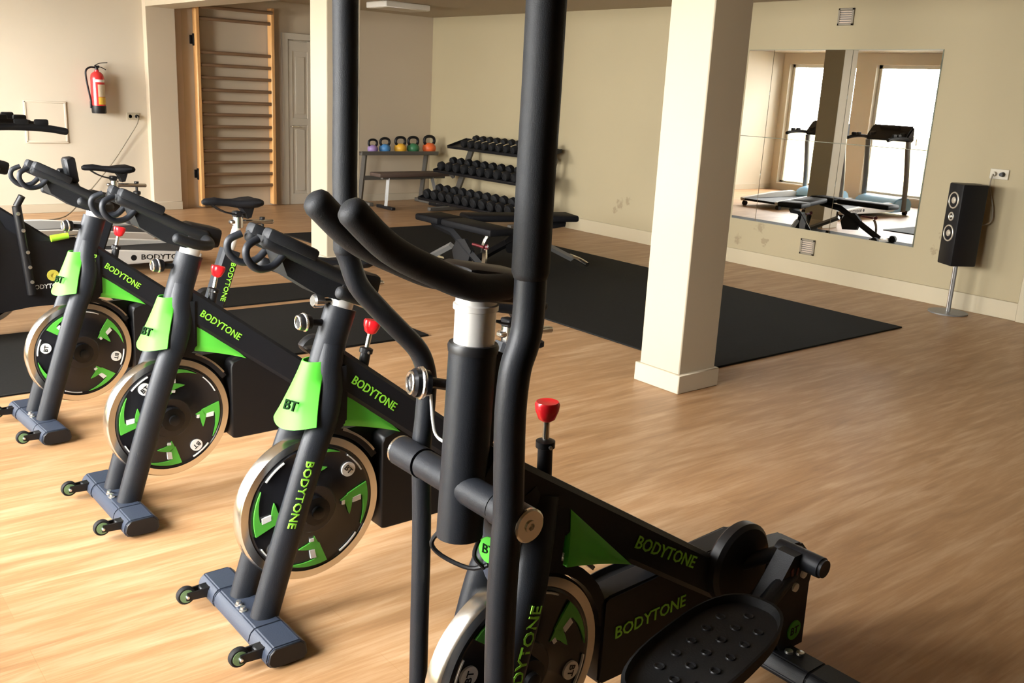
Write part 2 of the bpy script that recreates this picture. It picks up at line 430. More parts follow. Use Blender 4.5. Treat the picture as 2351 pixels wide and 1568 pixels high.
# batten beside the wall bars, door with two panels
bm = new(); box(bm, (XB+0.015, 4.26, 1.28), (0.03, 0.09, 2.56), 0.004); struct('trim_2', bm, 'trim_wood')
bm = new()
for yy in (5.63, 6.05): box(bm, (XB+0.025, yy, 1.06), (0.05, 0.08, 2.12), 0.005)
box(bm, (XB+0.025, 5.84, 2.15), (0.05, 0.50, 0.08), 0.005)
d = struct('door_1', bm, 'door')
bm = new(); Y0, Y1 = 5.675, 6.005
box(bm, (XB+0.018, (Y0+Y1)/2, 1.05), (0.02, Y1-Y0, 2.1))
for yy in (Y0+0.03, Y1-0.03): box(bm, (XB+0.03, yy, 1.05), (0.016, 0.06, 2.1), 0.003)
for zz, hh in ((0.07, 0.14), (1.08, 0.09), (2.03, 0.12)): box(bm, (XB+0.03, (Y0+Y1)/2, zz), (0.0155, Y1-Y0-0.1, hh), 0.003)
obj('door_leaf', bm, 'door', d)
for zz, hh in ((0.58, 0.80), (1.54, 0.72)):
    bm = new(); box(bm, (XB+0.032, (Y0+Y1)/2, zz), (0.012, 0.13, hh), 0.004); obj('door_panel', bm, 'door', d)
bm = new(); cyl(bm, (XB+0.04, 5.70, 1.02), (XB+0.09, 5.70, 1.02), 0.009); box(bm, (XB+0.09, 5.745, 1.02), (0.018, 0.11, 0.018), 0.004)
obj('door_handle', bm, 'steel', d)

# ------------------------------------------------------------------ floor mats
def floor_mat(name, x0, x1, y0, y1, label):
    bm = new(); box(bm, ((x0+x1)/2, (y0+y1)/2, 0.006), (x1-x0, y1-y0, 0.012), 0.003)
    o = obj(name, bm, 'mat'); tag(o, label, 'floor mat', 'black rubber floor mats'); return o
floor_mat('exercise_mat', -9.36, -3.55, 4.46, 6.78, 'wide black rubber mat with weight bench, running behind the thick pillar')
floor_mat('exercise_mat', -6.28, -5.05, 0.55, 3.44, 'black rubber mat laid under and behind the row of exercise bikes')
floor_mat('exercise_mat', -6.98, -6.40, 2.05, 3.46, 'narrow black rubber mat in front of the grey treadmill')

# ------------------------------------------------------------------ parts shared by bikes and elliptical
EX = V((1, 0, 0))
def oct_profile(y0, y1, z0, z1, c):
    return [(y0+c, z0), (y1-c, z0), (y1, z0+c), (y1, z1-c), (y1-c, z1), (y0+c, z1), (y0, z1-c), (y0, z0+c)]
def foot_bar(root, y=0.0, name='foot_bar', m='foot', w=0.26):
    pr = [(-0.045, 0.008), (0.045, 0.008), (0.058, 0.022), (0.054, 0.052), (0.036, 0.070), (-0.044, 0.070), (-0.060, 0.056), (-0.066, 0.030), (-0.058, 0.014)]
    pr = [(a+y, b) for a, b in pr]
    bm = new(); prism(bm, pr, (-w+0.13, 0, 0), (0, 1, 0), (0, 0, 1), EX, 2*w-0.26); bmesh.ops.bevel(bm, geom=[e for e in bm.edges], offset=0.004, segments=2, affect='EDGES')
    f = obj(name, bm, m, root)
    for s in (-1, 1):
        g = [(y+(a-y)*1.03, 0.039+(b-0.039)*1.04) for a, b in pr]
        a = s*(w-0.128); b = s*(w-0.006)
        bm = new(); prism(bm, g, (min(a, b), 0, 0), (0, 1, 0), (0, 0, 1), EX, abs(a-b)); bmesh.ops.bevel(bm, geom=[e for e in bm.edges], offset=0.004, segments=2, affect='EDGES')
        obj('foot_sleeve', bm, m, f)
        g = [(y+(a_-y)*0.96, 0.039+(b_-0.039)*0.95) for a_, b_ in pr]
        bm = new(); prism(bm, g, (min(b, s*w), 0, 0), (0, 1, 0), (0, 0, 1), EX, abs(s*w-b)); bmesh.ops.bevel(bm, geom=[e for e in bm.edges], offset=0.0025, segments=1, affect='EDGES')
        obj('end_cap', bm, 'black', f)
    return f
def transport_wheel(root, x, y=-0.127):
    bm = new(); ax = (1, 0, 0)
    lathe(bm, [(0.017, -0.010), (0.026, -0.010), (0.029, -0.006), (0.029, 0.006), (0.026, 0.010), (0.017, 0.010)], (x, y, 0.048), ax, 24)
    w = obj('transport_wheel', bm, 'rubber', root)
    bm = new(); lathe(bm, [(0.012, 0.0), (0.021, 0.0), (0.021, 0.0115), (0.012, 0.0115)], (x, y, 0.048), ax, 24); obj('wheel_ring', bm, 'ring_green', w)
    bm = new(); lathe(bm, [(0.0, 0.0), (0.0115, 0.0), (0.0115, 0.010), (0, 0.010)], (x, y, 0.048), ax, 20); obj('wheel_hub', bm, 'black', w)
    bm = new(); lathe(bm, [(0.0055, 0.010), (0.0055, 0.022), (0.004, 0.024), (0, 0.024)], (x, y, 0.048), ax, 12); obj('wheel_bolt', bm, 'bolt', w)
    bm = new()
    prism(bm, [(y-0.004, 0.036), (y+0.02, 0.034), (-0.05, 0.030), (-0.05, 0.062), (y+0.03, 0.060), (y, 0.060)], (x+0.012, 0, 0), (0, 1, 0), (0, 0, 1), EX, 0.006)
    prism(bm, [(y-0.004, 0.036), (y+0.02, 0.034), (-0.05, 0.030), (-0.05, 0.062), (y+0.03, 0.060), (y, 0.060)], (x-0.018, 0, 0), (0, 1, 0), (0, 0, 1), EX, 0.006)
    box(bm, (x-0.003, -0.066, 0.046), (0.036, 0.034, 0.030), 0.004)
    obj('wheel_bracket', bm, 'black', root)
HUB = V((0, 0.205, 0.333))
def polar(r, a): return (r*math.cos(a), r*math.sin(a))
def flywheel(root, phase=0.0):
    """disc turning about the lateral axis; origin at the hub; visible face towards +X"""
    bm = new()
    lathe(bm, [(0.205, -0.052), (0.228, -0.052), (0.236, -0.044), (0.236, -0.008), (0.230, 0.0), (0.207, 0.0), (0.205, -0.004), (0.205, -0.052)], (0, 0, 0), EX, 72)
    f = obj('flywheel', bm, 'steel', root, loc=HUB)
    bm = new(); lathe(bm, [(0, -0.046), (0.205, -0.046), (0.205, -0.004), (0.198, 0.0), (0.19, -0.002), (0.08, 0.004), (0.075, 0.008), (0, 0.008)], (0, 0, 0), EX, 64)
    obj('flywheel_disc', bm, 'black_gloss', f, 'black printed disc of the flywheel')
    bm = new(); lathe(bm, [(0.045, 0.008), (0.045, 0.03), (0.02, 0.034), (0.02, 0.046), (0.012, 0.05), (0, 0.05)], (0, 0, 0), EX, 20); obj('axle_nut', bm, 'black', f)
    turn = [0.0]
    def pp(bm, pts, z0=0.0, z1=0.0055):  # polygon in polar coordinates on the disc face, mirrored about the angle turn
        P = [polar(r, 2*turn[0]-a) for r, a in pts]
        prism(bm, P, (z0, 0, 0), (0, 1, 0), (0, 0, 1), EX, z1-z0)
    def arc(r, a0, a1, n): return [(r, a0+(a1-a0)*i/(n-1)) for i in range(n)]
    for k in range(4):
        t = phase + k*PI/2; turn[0] = t
        bm = new()
        n = 7
        outer = [(0.192, t + 0.66*i/(n-1)) for i in range(n)]
        inner = [(0.172 + 0.019*i/(n-1), t + 0.12 + 0.54*i/(n-1)) for i in range(n)][::-1]
        pp(bm, [(0.192, t-0.10)] + outer + inner[1:] + [(0.132, t+0.16), (0.120, t-0.02)])
        in_o = [(0.136, t + 0.16 + 0.36*i/4) for i in range(5)]
        in_i = [(0.110 + 0.022*i/4, t + 0.20 + 0.32*i/4) for i in range(5)][::-1]
        pp(bm, [(0.122, t+0.0)] + in_o + in_i[1:] + [(0.094, t+0.10)])
        obj('flywheel_decal', bm, 'green_print', f)
        bm = new(); pp(bm, [(0.167, t+0.09), (0.167, t+0.20), (0.138, t+0.24), (0.138, t+0.12)], 0.0, 0.0065); obj('decal_dash', bm, 'white_print', f)
        bm = new(); pp(bm, [(0.110, t+0.13), (0.110, t+0.26), (0.100, t+0.26), (0.100, t+0.13)], 0.0, 0.0065)
        obj('decal_dash', bm, 'white_print', f)
        bm = new(); a0 = t+0.82
        pp(bm, arc(0.1945, a0, a0+0.40, 8) + arc(0.1905, a0, a0+0.40, 8)[::-1]); obj('rim_stripe', bm, 'white_print', f)
    for k in range(2):
        t = phase + 0.55 + k*PI
        c = polar(0.160, t)
        bm = new(); lathe(bm, [(0, 0), (0.0235, 0), (0.0235, 0.006), (0, 0.006)], (0, c[0], c[1]), EX, 24); b = obj('round_badge', bm, 'white_print', f)
        rd = V((0, math.sin(t), -math.cos(t)))*1.0; ud = V((0, math.cos(t), math.sin(t)))
        o = V((0.0062, c[0], c[1])) - rd*0.0145 - ud*0.009
        text('lettering', 'BT', 0.018, o, rd, ud, 'black', b, length=0.029, bold=0.012, depth=0.001)
    return f
def fork_legs(root, slim=False):
    for s in (-1, 1):
        bm = new()
        P = smooth_path([(s*0.074, 0.008, 0.06), (s*0.074, 0.09, 0.32), (s*0.073, 0.170, 0.555), (s*0.058, 0.212, 0.635), (s*0.032, 0.244, 0.71), (s*0.020, 0.252, 0.78), (s*0.010, 0.268, 0.85)], 5)
        if slim: P = smooth_path([(s*0.074, 0.008, 0.06), (s*0.073, 0.078, 0.32), (s*0.073, 0.140, 0.555), (s*0.056, 0.170, 0.64), (s*0.030, 0.202, 0.71), (s*0.015, 0.220, 0.77)], 5)
        tube(bm, P, 0.035, 18, oval=(0.94, 1.25))
        obj('fork_leg', bm, 'frame', root)
    cp = [(0.200, 0.625), (0.238, 0.80), (0.310, 0.80), (0.305, 0.60), (0.26, 0.575), (0.215, 0.585)]
    if slim: cp = [(0.17, 0.625), (0.20, 0.78), (0.27, 0.75), (0.285, 0.70), (0.275, 0.59), (0.19, 0.585)]
    bm = new(); prism(bm, cp, (-0.044, 0, 0), (0, 1, 0), (0, 0, 1), EX, 0.088); bmesh.ops.bevel(bm, geom=[e for e in bm.edges], offset=0.012, segments=2, affect='EDGES')
    obj('fork_crown', bm, 'frame', root)
def brake(root, top, base, foot):
    t, b, f = V(top), V(base), V(foot); d = (t-b).normalized()
    bm = new(); cyl(bm, f, b, 0.017, 0.016, 16); lathe(bm, [(0.017, -0.012), (0.021, -0.010), (0.021, 0.004), (0.012, 0.008)], b, d, 18); o = obj('brake_sleeve', bm, 'black', root)
    bm = new(); cyl(bm, b, t-d*0.02, 0.0075, None, 12); obj('brake_rod', bm, 'chrome', root)
    bm = new(); lathe(bm, [(0.009, -0.026), (0.018, -0.020), (0.025, -0.002), (0.027, 0.012), (0.024, 0.018), (0.012, 0.015), (0, 0.015)], t-d*0.008, d, 22); obj('brake_knob', bm, 'red', root, 'red resistance knob')
    bm = new(); lathe(bm, [(0.0, 0.0), (0.004, 0.0), (0.004, 0.006), (0, 0.007)], b+V((0.02, -0.004, -0.004)), (1, -0.4, 0), 8); obj('sleeve_bolt', bm, 'bolt', root)
def triangle_panel(root, T, Lp, R, x):
    bm = new(); T, Lp, R = V((0, *T)), V((0, *Lp)), V((0, *R)); C = (T+Lp+R)/3
    n = 9
    def edge(a, b, bow):
        m = (a+b)/2 + (C-(a+b)/2)*bow
        return [a*(1-t)**2 + m*2*t*(1-t) + b*t*t for t in [i/n for i in range(n)]]
    ring = edge(T, Lp, 0.10) + edge(Lp, R, 0.22) + edge(R, T, 0.0)
    for s in (-1, 1):
        o_ = [p + EX*s*x for p in ring]; i_ = [p*0.6 + C*0.4 + EX*s*(x+0.006) for p in ring]; b_ = [p + EX*s*(x-0.014) for p in ring]
        skin(bm, [b_, o_], False); skin(bm, [o_, i_], False)
        bm.faces.new([bm.verts.new(p) for p in i_])
    bmesh.ops.remove_doubles(bm, verts=bm.verts, dist=0.0004)
    obj('triangle_panel', bm, 'panel_green', root, 'lime green triangular gusset under the top tube')
def beam(bm, p, q, hh, hw, c=0.012):
    """rounded flat beam from p to q in the x=0 plane; hh half height, hw half width"""
    p, q = V(p), V(q); d = (q-p).normalized(); up = d.cross(EX)*-1
    if up.z < 0: up = -up
    pr = [(-hw, -hh+c), (-hw+c, -hh), (hw-c, -hh), (hw, -hh+c), (hw, hh-c), (hw-c, hh), (-hw+c, hh), (-hw, hh-c)]
    skin(bm, [[a + EX*x + up*z for x, z in pr] for a in (p, q)], True)
def hull2(c0, r0, c1, r1, n=14):
    """outline of two circles joined by tangents, in (y, z)"""
    pts = []
    d = (c1[0]-c0[0], c1[1]-c0[1]); L = math.hypot(*d); a = math.atan2(d[1], d[0]); g = math.acos((r0-r1)/L)
    for i in range(n): t = a+g + (2*PI-2*g)*i/(n-1); pts.append((c0[0]+r0*math.cos(t), c0[1]+r0*math.sin(t)))
    for i in range(n): t = a-g + (2*g)*i/(n-1); pts.append((c1[0]+r1*math.cos(t), c1[1]+r1*math.sin(t)))
    return pts
GREEN_TXT = 'text_green'

# ------------------------------------------------------------------ spinning bike
def make_bike():
    root = thing('exercise_bike', '', 'exercise bike')
    f = foot_bar(root)
    for (x, y) in ((-0.015, -0.032), (0.022, -0.034)):
        bm = new(); lathe(bm, [(0.012, 0), (0.012, 0.004), (0.008, 0.006), (0.008, 0.014), (0, 0.015)], (x, y, 0.070), (0, 0, 1), 10); obj('foot_bolt', bm, 'bolt', f)
    transport_wheel(root, 0.205); transport_wheel(root, -0.195)
    fork_legs(root)
    flywheel(root)
    # head tube
    bm = new(); tube(bm, [(0, 0.225, 0.72), (0, 0.262, 0.84), (0, 0.302, 0.958)], 0.046, 20, oval=(0.86, 1.08)); obj('head_tube', bm, 'frame', root)
    # green fork cover
    bm = new(); G = []
    nt_, ns = 8, 13
    for i in range(nt_):
        t = i/(nt_-1); z = 0.808 - 0.172*t
        w = 0.036 + (0.104-0.036)*(t**1.45); y = 0.200 - 0.066*t
        row = []
        for j in range(ns):
            s = -1 + 2*j/(ns-1)
            row.append(V((s*w, y - 0.022*(1-s*s)*(1+0.6*t) + 0.032*max(0, abs(s)-0.8)/0.2, z - 0.018*(1-s*s)*t)))
        G.append(row)
    back = [[V((p.x*0.96, p.y + 0.004, p.z)) for p in r] for r in G]
    rings = [a + b[::-1] for a, b in zip(G, back)]
    skin(bm, rings, True)
    cv = obj('fork_cover', bm, 'green', root, 'bright green plastic cover over the fork crown')
    un = V((-0.13, 0.40, 0.91)).normalized()
    text('lettering', 'BT', 0.030, (0.018, 0.1075, 0.678), (0.95, 0.31, 0), un, 'black_print', cv, length=0.050, bold=0.022, depth=0.006)
    # frame
    bm = new()
    beam(bm, (0, 0.262, 0.790), (0, 0.83, 0.365), 0.056, 0.033)
    obj('top_tube', bm, 'frame', root)
    bm = new(); beam(bm, (0, 0.80, 0.33), (0, 0.955, 0.76), 0.048, 0.032); st = obj('seat_tube', bm, 'frame', root)
    bm = new(); beam(bm, (0, 0.80, 0.36), (0, 1.16, 0.06), 0.040, 0.030); obj('rear_strut', bm, 'frame', root)
    foot_bar(root, 1.17, 'rear_foot_bar', 'frame')
    bm = new()
    g = [(0.446, 0.205), (0.46, 0.200)] + [(0.84+0.112*math.cos(a), 0.315+0.112*math.sin(a)) for a in [(-PI/2)+PI*i/12 for i in range(13)]] + [(0.72, 0.46), (0.52, 0.54), (0.455, 0.52), (0.446, 0.50)]
    prism(bm, g, (-0.06, 0, 0), (0, 1, 0), (0, 0, 1), EX, 0.070); bmesh.ops.bevel(bm, geom=[e for e in bm.edges], offset=0.004, segments=1, affect='EDGES')
    obj('chain_guard', bm, 'black', root)
    bm = new(); prism(bm, [(0.26, 0.205), (0.60, 0.205), (0.60, 0.52), (0.50, 0.545), (0.26, 0.545)], (-0.088, 0, 0), (0, 1, 0), (0, 0, 1), EX, 0.026); obj('belt_cover', bm, 'black', root)
    triangle_panel(root, (0.299, 0.728), (0.291, 0.590), (0.508, 0.530), 0.016)
    text('lettering', 'BODYTONE', 0.027, (0.034, 0.318, 0.728), (0, 0.152, -0.117), (0, 0.117, 0.152), GREEN_TXT, root, length=0.19, bold=0.012)
    text('lettering', 'BODYTONE', 0.026, (0.034, 0.943, 0.700), (0, -0.33, -0.94), (0, 0.94, -0.33), GREEN_TXT, root, length=0.20, bold=0.012)
    up_ = V((0, 0.95, -0.31))
    text('lettering', 'BODYTONE', 0.027, V((0.1075, 0.147, 0.535)) - up_*0.0135, (0, -0.31, -0.95), up_, GREEN_TXT, root, length=0.205, bold=0.012, curve_r=0.036).name = 'fork_lettering'
    brake(root, (0, 0.41, 0.896), (0, 0.39, 0.815), (0, 0.365, 0.70))
    bm = new(); n = 9
    A = [(0.205+0.262*math.cos(a), 0.333+0.262*math.sin(a)) for a in [0.55+0.85*i/(n-1) for i in range(n)]]; B = [(0.205+0.241*math.cos(a), 0.333+0.241*math.sin(a)) for a in [0.55+0.85*i/(n-1) for i in range(n)]]
    prism(bm, A+B[::-1], (-0.045, 0, 0), (0, 1, 0), (0, 0, 1), EX, 0.05)
    bp = obj('brake_pad_arm', bm, 'black', root)
    bm = new(); A = [(0.205+0.264*math.cos(a), 0.333+0.264*math.sin(a)) for a in [0.62+0.55*i/(n-1) for i in range(n)]]; B = [(0.205+0.257*math.cos(a), 0.333+0.257*math.sin(a)) for a in [0.62+0.55*i/(n-1) for i in range(n)]]
    prism(bm, A+B[::-1], (0.003, 0, 0), (0, 1, 0), (0, 0, 1), EX, 0.005); obj('brake_strip', bm, 'steel', bp)
    # cranks and pedals
    bm = new(); lathe(bm, [(0, -0.06), (0.035, -0.06), (0.035, 0.05), (0.02, 0.06), (0, 0.06)], (0, 0.84, 0.315), EX, 18); obj('crank_hub', bm, 'black', root)
    for s, a in ((1, -1.9), (-1, 1.24)):
        dy, dz = 0.17*math.cos(a), 0.17*math.sin(a)
        bm = new(); tube(bm, [(s*0.06, 0.84, 0.315), (s*0.075, 0.84+dy, 0.315+dz)], [0.016, 0.012], 8); c = obj('crank_arm', bm, 'steel', root)
        bm = new(); py, pz = 0.84+dy, 0.315+dz
        box(bm, (s*0.135, py, pz), (0.09, 0.085, 0.022), 0.005); tube(bm, smooth_path([(s*0.135, py-0.05, pz+0.0), (s*0.135, py-0.075, pz+0.03), (s*0.135, py-0.03, pz+0.065), (s*0.135, py+0.02, pz+0.06)], 3), 0.006, 6, oval=(4, 1))
        obj('pedal', bm, 'black', c)
    # handlebar post, clamp, bars
    bm = new(); tube(bm, [(0, 0.290, 0.93), (0, 0.315, 1.005)], 0.036, 20, oval=(0.9, 1.05)); obj('handlebar_post', bm, 'silver', root, 'bright silver handlebar post')
    hb = obj('handlebar', _handlebar(), 'foam', root)
    for s in (-1, 1):
        bm = new()
        X = s*0.054
        P = smooth_path([(X, 0.022, 1.185), (X*1.12, -0.012, 1.168), (X*1.16, -0.014, 1.135), (X*1.1, 0.016, 1.105), (X, 0.062, 1.108), (X, 0.098, 1.14)], 5)
        tube(bm, P, 0.0105, 10); obj('hook_grip', bm, 'frame', hb)
    bm = new(); box(bm, (0, 0.345, 1.03), (0.105, 0.13, 0.075), 0.016, Matrix.Rotation(-0.25, 3, 'X'), 2); obj('handlebar_clamp', bm, 'black', root)
    bm = new(); cyl(bm, (0, 0.27, 0.915), (0, 0.20, 0.922), 0.009, 0.011, 12); lathe(bm, [(0.012, 0), (0.022, 0.006), (0.0245, 0.02), (0.0245, 0.036), (0.021, 0.042), (0, 0.042)], (0, 0.206, 0.922), (0, -1, 0.1), 22)
    k = obj('adjusting_knob', bm, 'black', root)
    bm = new(); tube(bm, [(0.0185*math.cos(a), 0.1635, 0.926+0.0185*math.sin(a)) for a in [2*PI*i/24 for i in range(24)]], 0.0035, 8, closed=True); obj('knob_ring', bm, 'chrome', k)
    bm = new(); tube(bm, [(0.0245*math.cos(a), 0.182, 0.925+0.0245*math.sin(a)) for a in [2*PI*i/24 for i in range(24)]], 0.004, 8, closed=True); obj('knob_ring', bm, 'chrome', k)
    # saddle group: moved per bike
    bm = new(); cyl(bm, (0, 0.925, 0.68), (0, 1.000, 0.89), 0.021, None, 18); obj('seat_post', bm, 'silver', root, 'bright silver seat post')
    bm = new(); box(bm, (0, 1.075, 0.895), (0.032, 0.24, 0.022), 0.006, Matrix.Rotation(-0.04, 3, 'X')); cyl(bm, (0, 1.0, 0.87), (0, 1.0, 0.925), 0.026); sl = obj('seat_slider', bm, 'chrome', root)
    bm = new(); cyl(bm, (0, 1.135, 0.885), (0, 1.135, 0.855), 0.008); lathe(bm, [(0.012, 0), (0.023, 0.006), (0.023, 0.022), (0.014, 0.028), (0, 0.028)], (0, 1.135, 0.858), (0, 0, -1), 18); cyl(bm, (0, 1.135, 0.905), (0, 1.135, 0.916), 0.014); obj('slider_knob', bm, 'black', sl)
    bm = new(); secs = []
    for (y, w, zt, h) in ((0.815, 0.010, 1.014, 0.020), (0.83, 0.022, 1.022, 0.034), (0.88, 0.028, 1.026, 0.040), (0.94, 0.038, 1.022, 0.042), (0.99, 0.056, 1.020, 0.050), (1.04, 0.080, 1.026, 0.060), (1.085, 0.088, 1.028, 0.060), (1.108, 0.074, 1.020, 0.046), (1.118, 0.050, 1.010, 0.030)):
        secs.append([V((w*math.cos(a), y, zt-h/2+(h/2)*(abs(math.sin(a))**0.8)*(1 if math.sin(a) > 0 else -1) - (0.012*(1-abs(math.cos(a))) if math.sin(a) > 0.3 and y > 0.9 else 0))) for a in [2*PI*i/20 for i in range(20)]])
    skin(bm, secs, True); sd = obj('saddle', bm, 'vinyl', root)
    bm = new()
    for s in (-1, 1): tube(bm, smooth_path([(s*0.012, 0.85, 1.0), (s*0.02, 0.90, 0.965), (s*0.022, 0.96, 0.942), (s*0.022, 1.02, 0.942), (s*0.03, 1.07, 0.975)], 4), 0.004, 8)
    box(bm, (0, 0.995, 0.938), (0.05, 0.035, 0.03), 0.005)
    prism(bm, [(1.0, 0.985), (1.08, 0.98), (1.06, 0.92), (1.04, 0.915), (1.03, 0.945)], (-0.03, 0, 0), (0, 1, 0), (0, 0, 1), EX, 0.06)
    obj('saddle_rails', bm, 'black', sd)
    return root
def drop(b, *names):
    for n in names:
        for c in part(b, n):
            for g in list(c.children): bpy.data.objects.remove(g)
            bpy.data.objects.remove(c)
def _handlebar():
    bm = new()
    for s in (-1, 1):
        X = s*0.052
        tube(bm, smooth_path([(X*0.9, 0.345, 1.035), (X, 0.27, 1.062), (X, 0.16, 1.120), (X, 0.045, 1.178)], 5), 0.0195, 14, round_end=True)
        box(bm, (X*1.02, 0.118, 1.165), (0.052, 0.165, 0.034), 0.011, Matrix.Rotation(-0.46, 3, 'X'), 2)
        # base bar swept out to each side
        tube(bm, smooth_path([(0, 0.345, 1.025), (s*0.10, 0.335, 1.020), (s*0.19, 0.30, 1.020), (s*0.235, 0.235, 1.035), (s*0.245, 0.165, 1.062)], 4), 0.0175, 12, round_end=True)
    # forearm tray between the forward bars
    pr = [(0.055, 1.186), (0.185, 1.118), (0.30, 1.068), (0.29, 1.045), (0.18, 1.092), (0.06, 1.156)]
    prism(bm, pr, (-0.052, 0, 0), (0, 1, 0), (0, 0, 1), EX, 0.104)
    prism(bm, [(0.085, 1.145), (0.30, 1.055), (0.34, 0.995), (0.27, 0.990), (0.20, 1.015), (0.11, 1.075)], (-0.045, 0, 0), (0, 1, 0), (0, 0, 1), EX, 0.09)
    return bm

bike3 = make_bike()
def place(b, x, y, t, label, spin, sdy, sdz):
    b.location = (x, y, 0.0125 if x < -5 else 0.0); b.rotation_euler = (0, 0, t); b['label'] = label; b['group'] = 'exercise bikes in a row'
    for f in part(b, 'flywheel'): f.rotation_euler = (spin, 0, 0)
    for nme in ('seat_slider', 'saddle'):
        for o in part(b, nme): o.location = (0, sdy, sdz)
    for o in part(b, 'seat_post'): o.location = (0, sdy*0.9, sdz)
bike2 = copy_tree(bike3); bike1 = copy_tree(bike3); bike0 = copy_tree(bike3, skip=('fork_cover', 'triangle_panel'))
place(bike3, -2.434, 1.038, 0.0, 'black and green exercise bike standing next to the upright elliptical trainer', 0.15, -0.05, -0.10)
place(bike2, -3.440, 0.961, 0.013, 'black and green exercise bike in the middle of the three green ones', 4.79, -0.05, -0.115)
place(bike1, -4.500, 0.927, 0.061, 'farthest black and green exercise bike, with a small console on its handlebar', -0.81, 0.0, 0.0)
place(bike0, -6.15, 0.80, 0.0, 'all-black exercise bike with a lime lever, cut off by the left edge', 0.3, 0.0, 0.01)
drop(bike2, 'fork_lettering'); drop(bike1, 'fork_lettering'); drop(bike0, 'lettering', 'fork_lettering', 'brake_knob', 'brake_rod', 'brake_sleeve', 'sleeve_bolt')
up1 = V((0, 0.96, -0.26))
text('lettering', 'BODYTONE', 0.026, V((0.0445, 0.274, 0.795)) - up1*0.013, (0, -0.26, -0.96), up1, GREEN_TXT, bike1, length=0.19, bold=0.012)
# small console on bike 1
bm = new(); tube(bm, [(0, 0.235, 1.075), (0, 0.215, 1.12)], 0.02, 10); box(bm, (0, 0.210, 1.17), (0.062, 0.045, 0.115), 0.008, Matrix.Rotation(0.12, 3, 'X')); box(bm, (-0.03, 0.18, 1.15), (0.03, 0.03, 0.05), 0.006)
cs = obj('console', bm, 'black', bike1)
bm = new(); box(bm, (0, 0.188, 1.172), (0.048, 0.004, 0.085), 0.001, Matrix.Rotation(0.12, 3, 'X')); obj('screen', bm, 'screen', cs)
# second adjusting knob on bike 3
bm = new(); cyl(bm, (0, 0.30, 0.975), (0, 0.235, 0.982), 0.009); lathe(bm, [(0.012, 0), (0.020, 0.006), (0.021, 0.03), (0.016, 0.036), (0, 0.036)], (0, 0.245, 0.982), (0, -1, 0.1), 20); k = obj('adjusting_knob', bm, 'chrome', bike3)
# bike 0: green lever, yellow emblem, bolts and white name
bm = new(); cyl(bm, (0.05, 0.60, 0.600), (0.05, 0.70, 0.615), 0.021, 0.019, 16); lv = obj('lever_grip', bm, 'lime', bike0, 'yellow-green lever grip')
bm = new(); tube(bm, smooth_path([(0.05, 0.70, 0.615), (0.05, 0.77, 0.622), (0.04, 0.79, 0.65), (0.0, 0.80, 0.60)], 3), 0.006, 8); tube(bm, [(0.05, 0.68, 0.62), (0.05, 0.70, 0.70)], 0.008, 8); obj('lever_rod', bm, 'chrome', lv)
bm = new(); lathe(bm, [(0, 0), (0.034, 0), (0.034, 0.006), (0.012, 0.006), (0.012, 0.003), (0, 0.003)], (0.0370, 0.60, 0.375), EX, 24); obj('round_emblem', bm, 'yellow', bike0)
for (yy, zz) in ((0.43, 0.76), (0.45, 0.66), (0.465, 0.53), (0.47, 0.44), (0.475, 0.35)):
    bm = new(); lathe(bm, [(0.011, 0), (0.011, 0.006), (0, 0.008)], (0.072, yy, zz), EX, 10); obj('cover_bolt', bm, 'bolt', bike0)
bm = new(); tube(bm, [(0.045, 0.475, 0.27), (0.045, 0.43, 0.80)], 0.026, 12); cyl(bm, (0.045, 0.43, 0.80), (0.06, 0.46, 0.86), 0.02); obj('side_post', bm, 'black', bike0)
bm = new()
prism(bm, [(-0.06, 0.12), (0.46, 0.19), (0.75, 0.19), (0.75, 0.60), (0.50, 0.58), (0.36, 0.66), (0.30, 0.80), (0.10, 0.86), (-0.06, 0.80)], (0.008, 0, 0), (0, 1, 0), (0, 0, 1), EX, 0.028); bmesh.ops.bevel(bm, geom=[e for e in bm.edges], offset=0.006, segments=2, affect='EDGES')
obj('side_shroud', bm, 'black', bike0)
text('lettering', 'BODYTONE', 0.028, (0.037, 0.475, 0.295), (0, 1, 0.02), (0, -0.02, 1), 'white_print', bike0, length=0.19, bold=0.012)

# ------------------------------------------------------------------ elliptical trainer with moving arms
el = thing('elliptical_trainer', 'black elliptical trainer with tall moving arms in the foreground', 'exercise machine', (-1.409, 1.031, 0))
f = foot_bar(el); transport_wheel(el, 0.205); transport_wheel(el, -0.195); fork_legs(el, True)
fl = flywheel(el, -0.05); fl.rotation_euler = (0.75-PI/2, 0, 0)
bm = new(); tube(bm, [(0, 0.20, 0.64), (0, 0.205, 0.72), (0, 0.165, 0.80)], 0.045, 18, oval=(0.95, 1.25)); obj('frame_neck', bm, 'frame', el)
bm = new(); tube(bm, [(0, 0.140, 0.61), (0, 0.140, 0.66), (0, 0.130, 0.76)], 0.046, 18, round_end=True); nb = obj('neck_bracket', bm, 'foot', el)
bd = V((0.18, -0.97, 0.10)).normalized(); bc = V((0.010, 0.0955, 0.675))
bm = new(); lathe(bm, [(0, 0), (0.028, 0), (0.028, 0.010), (0, 0.010)], bc, bd, 24); bg_ = obj('round_badge', bm, 'green', nb, 'lime green round badge')
rd = V((0, 0, 1)).cross(bd).normalized(); ud = bd.cross(rd)
text('lettering', 'BT', 0.020, bc + bd*0.0105 - rd*0.017 - ud*0.010, rd, ud, 'black_print', bg_, length=0.034, bold=0.01, depth=0.001)
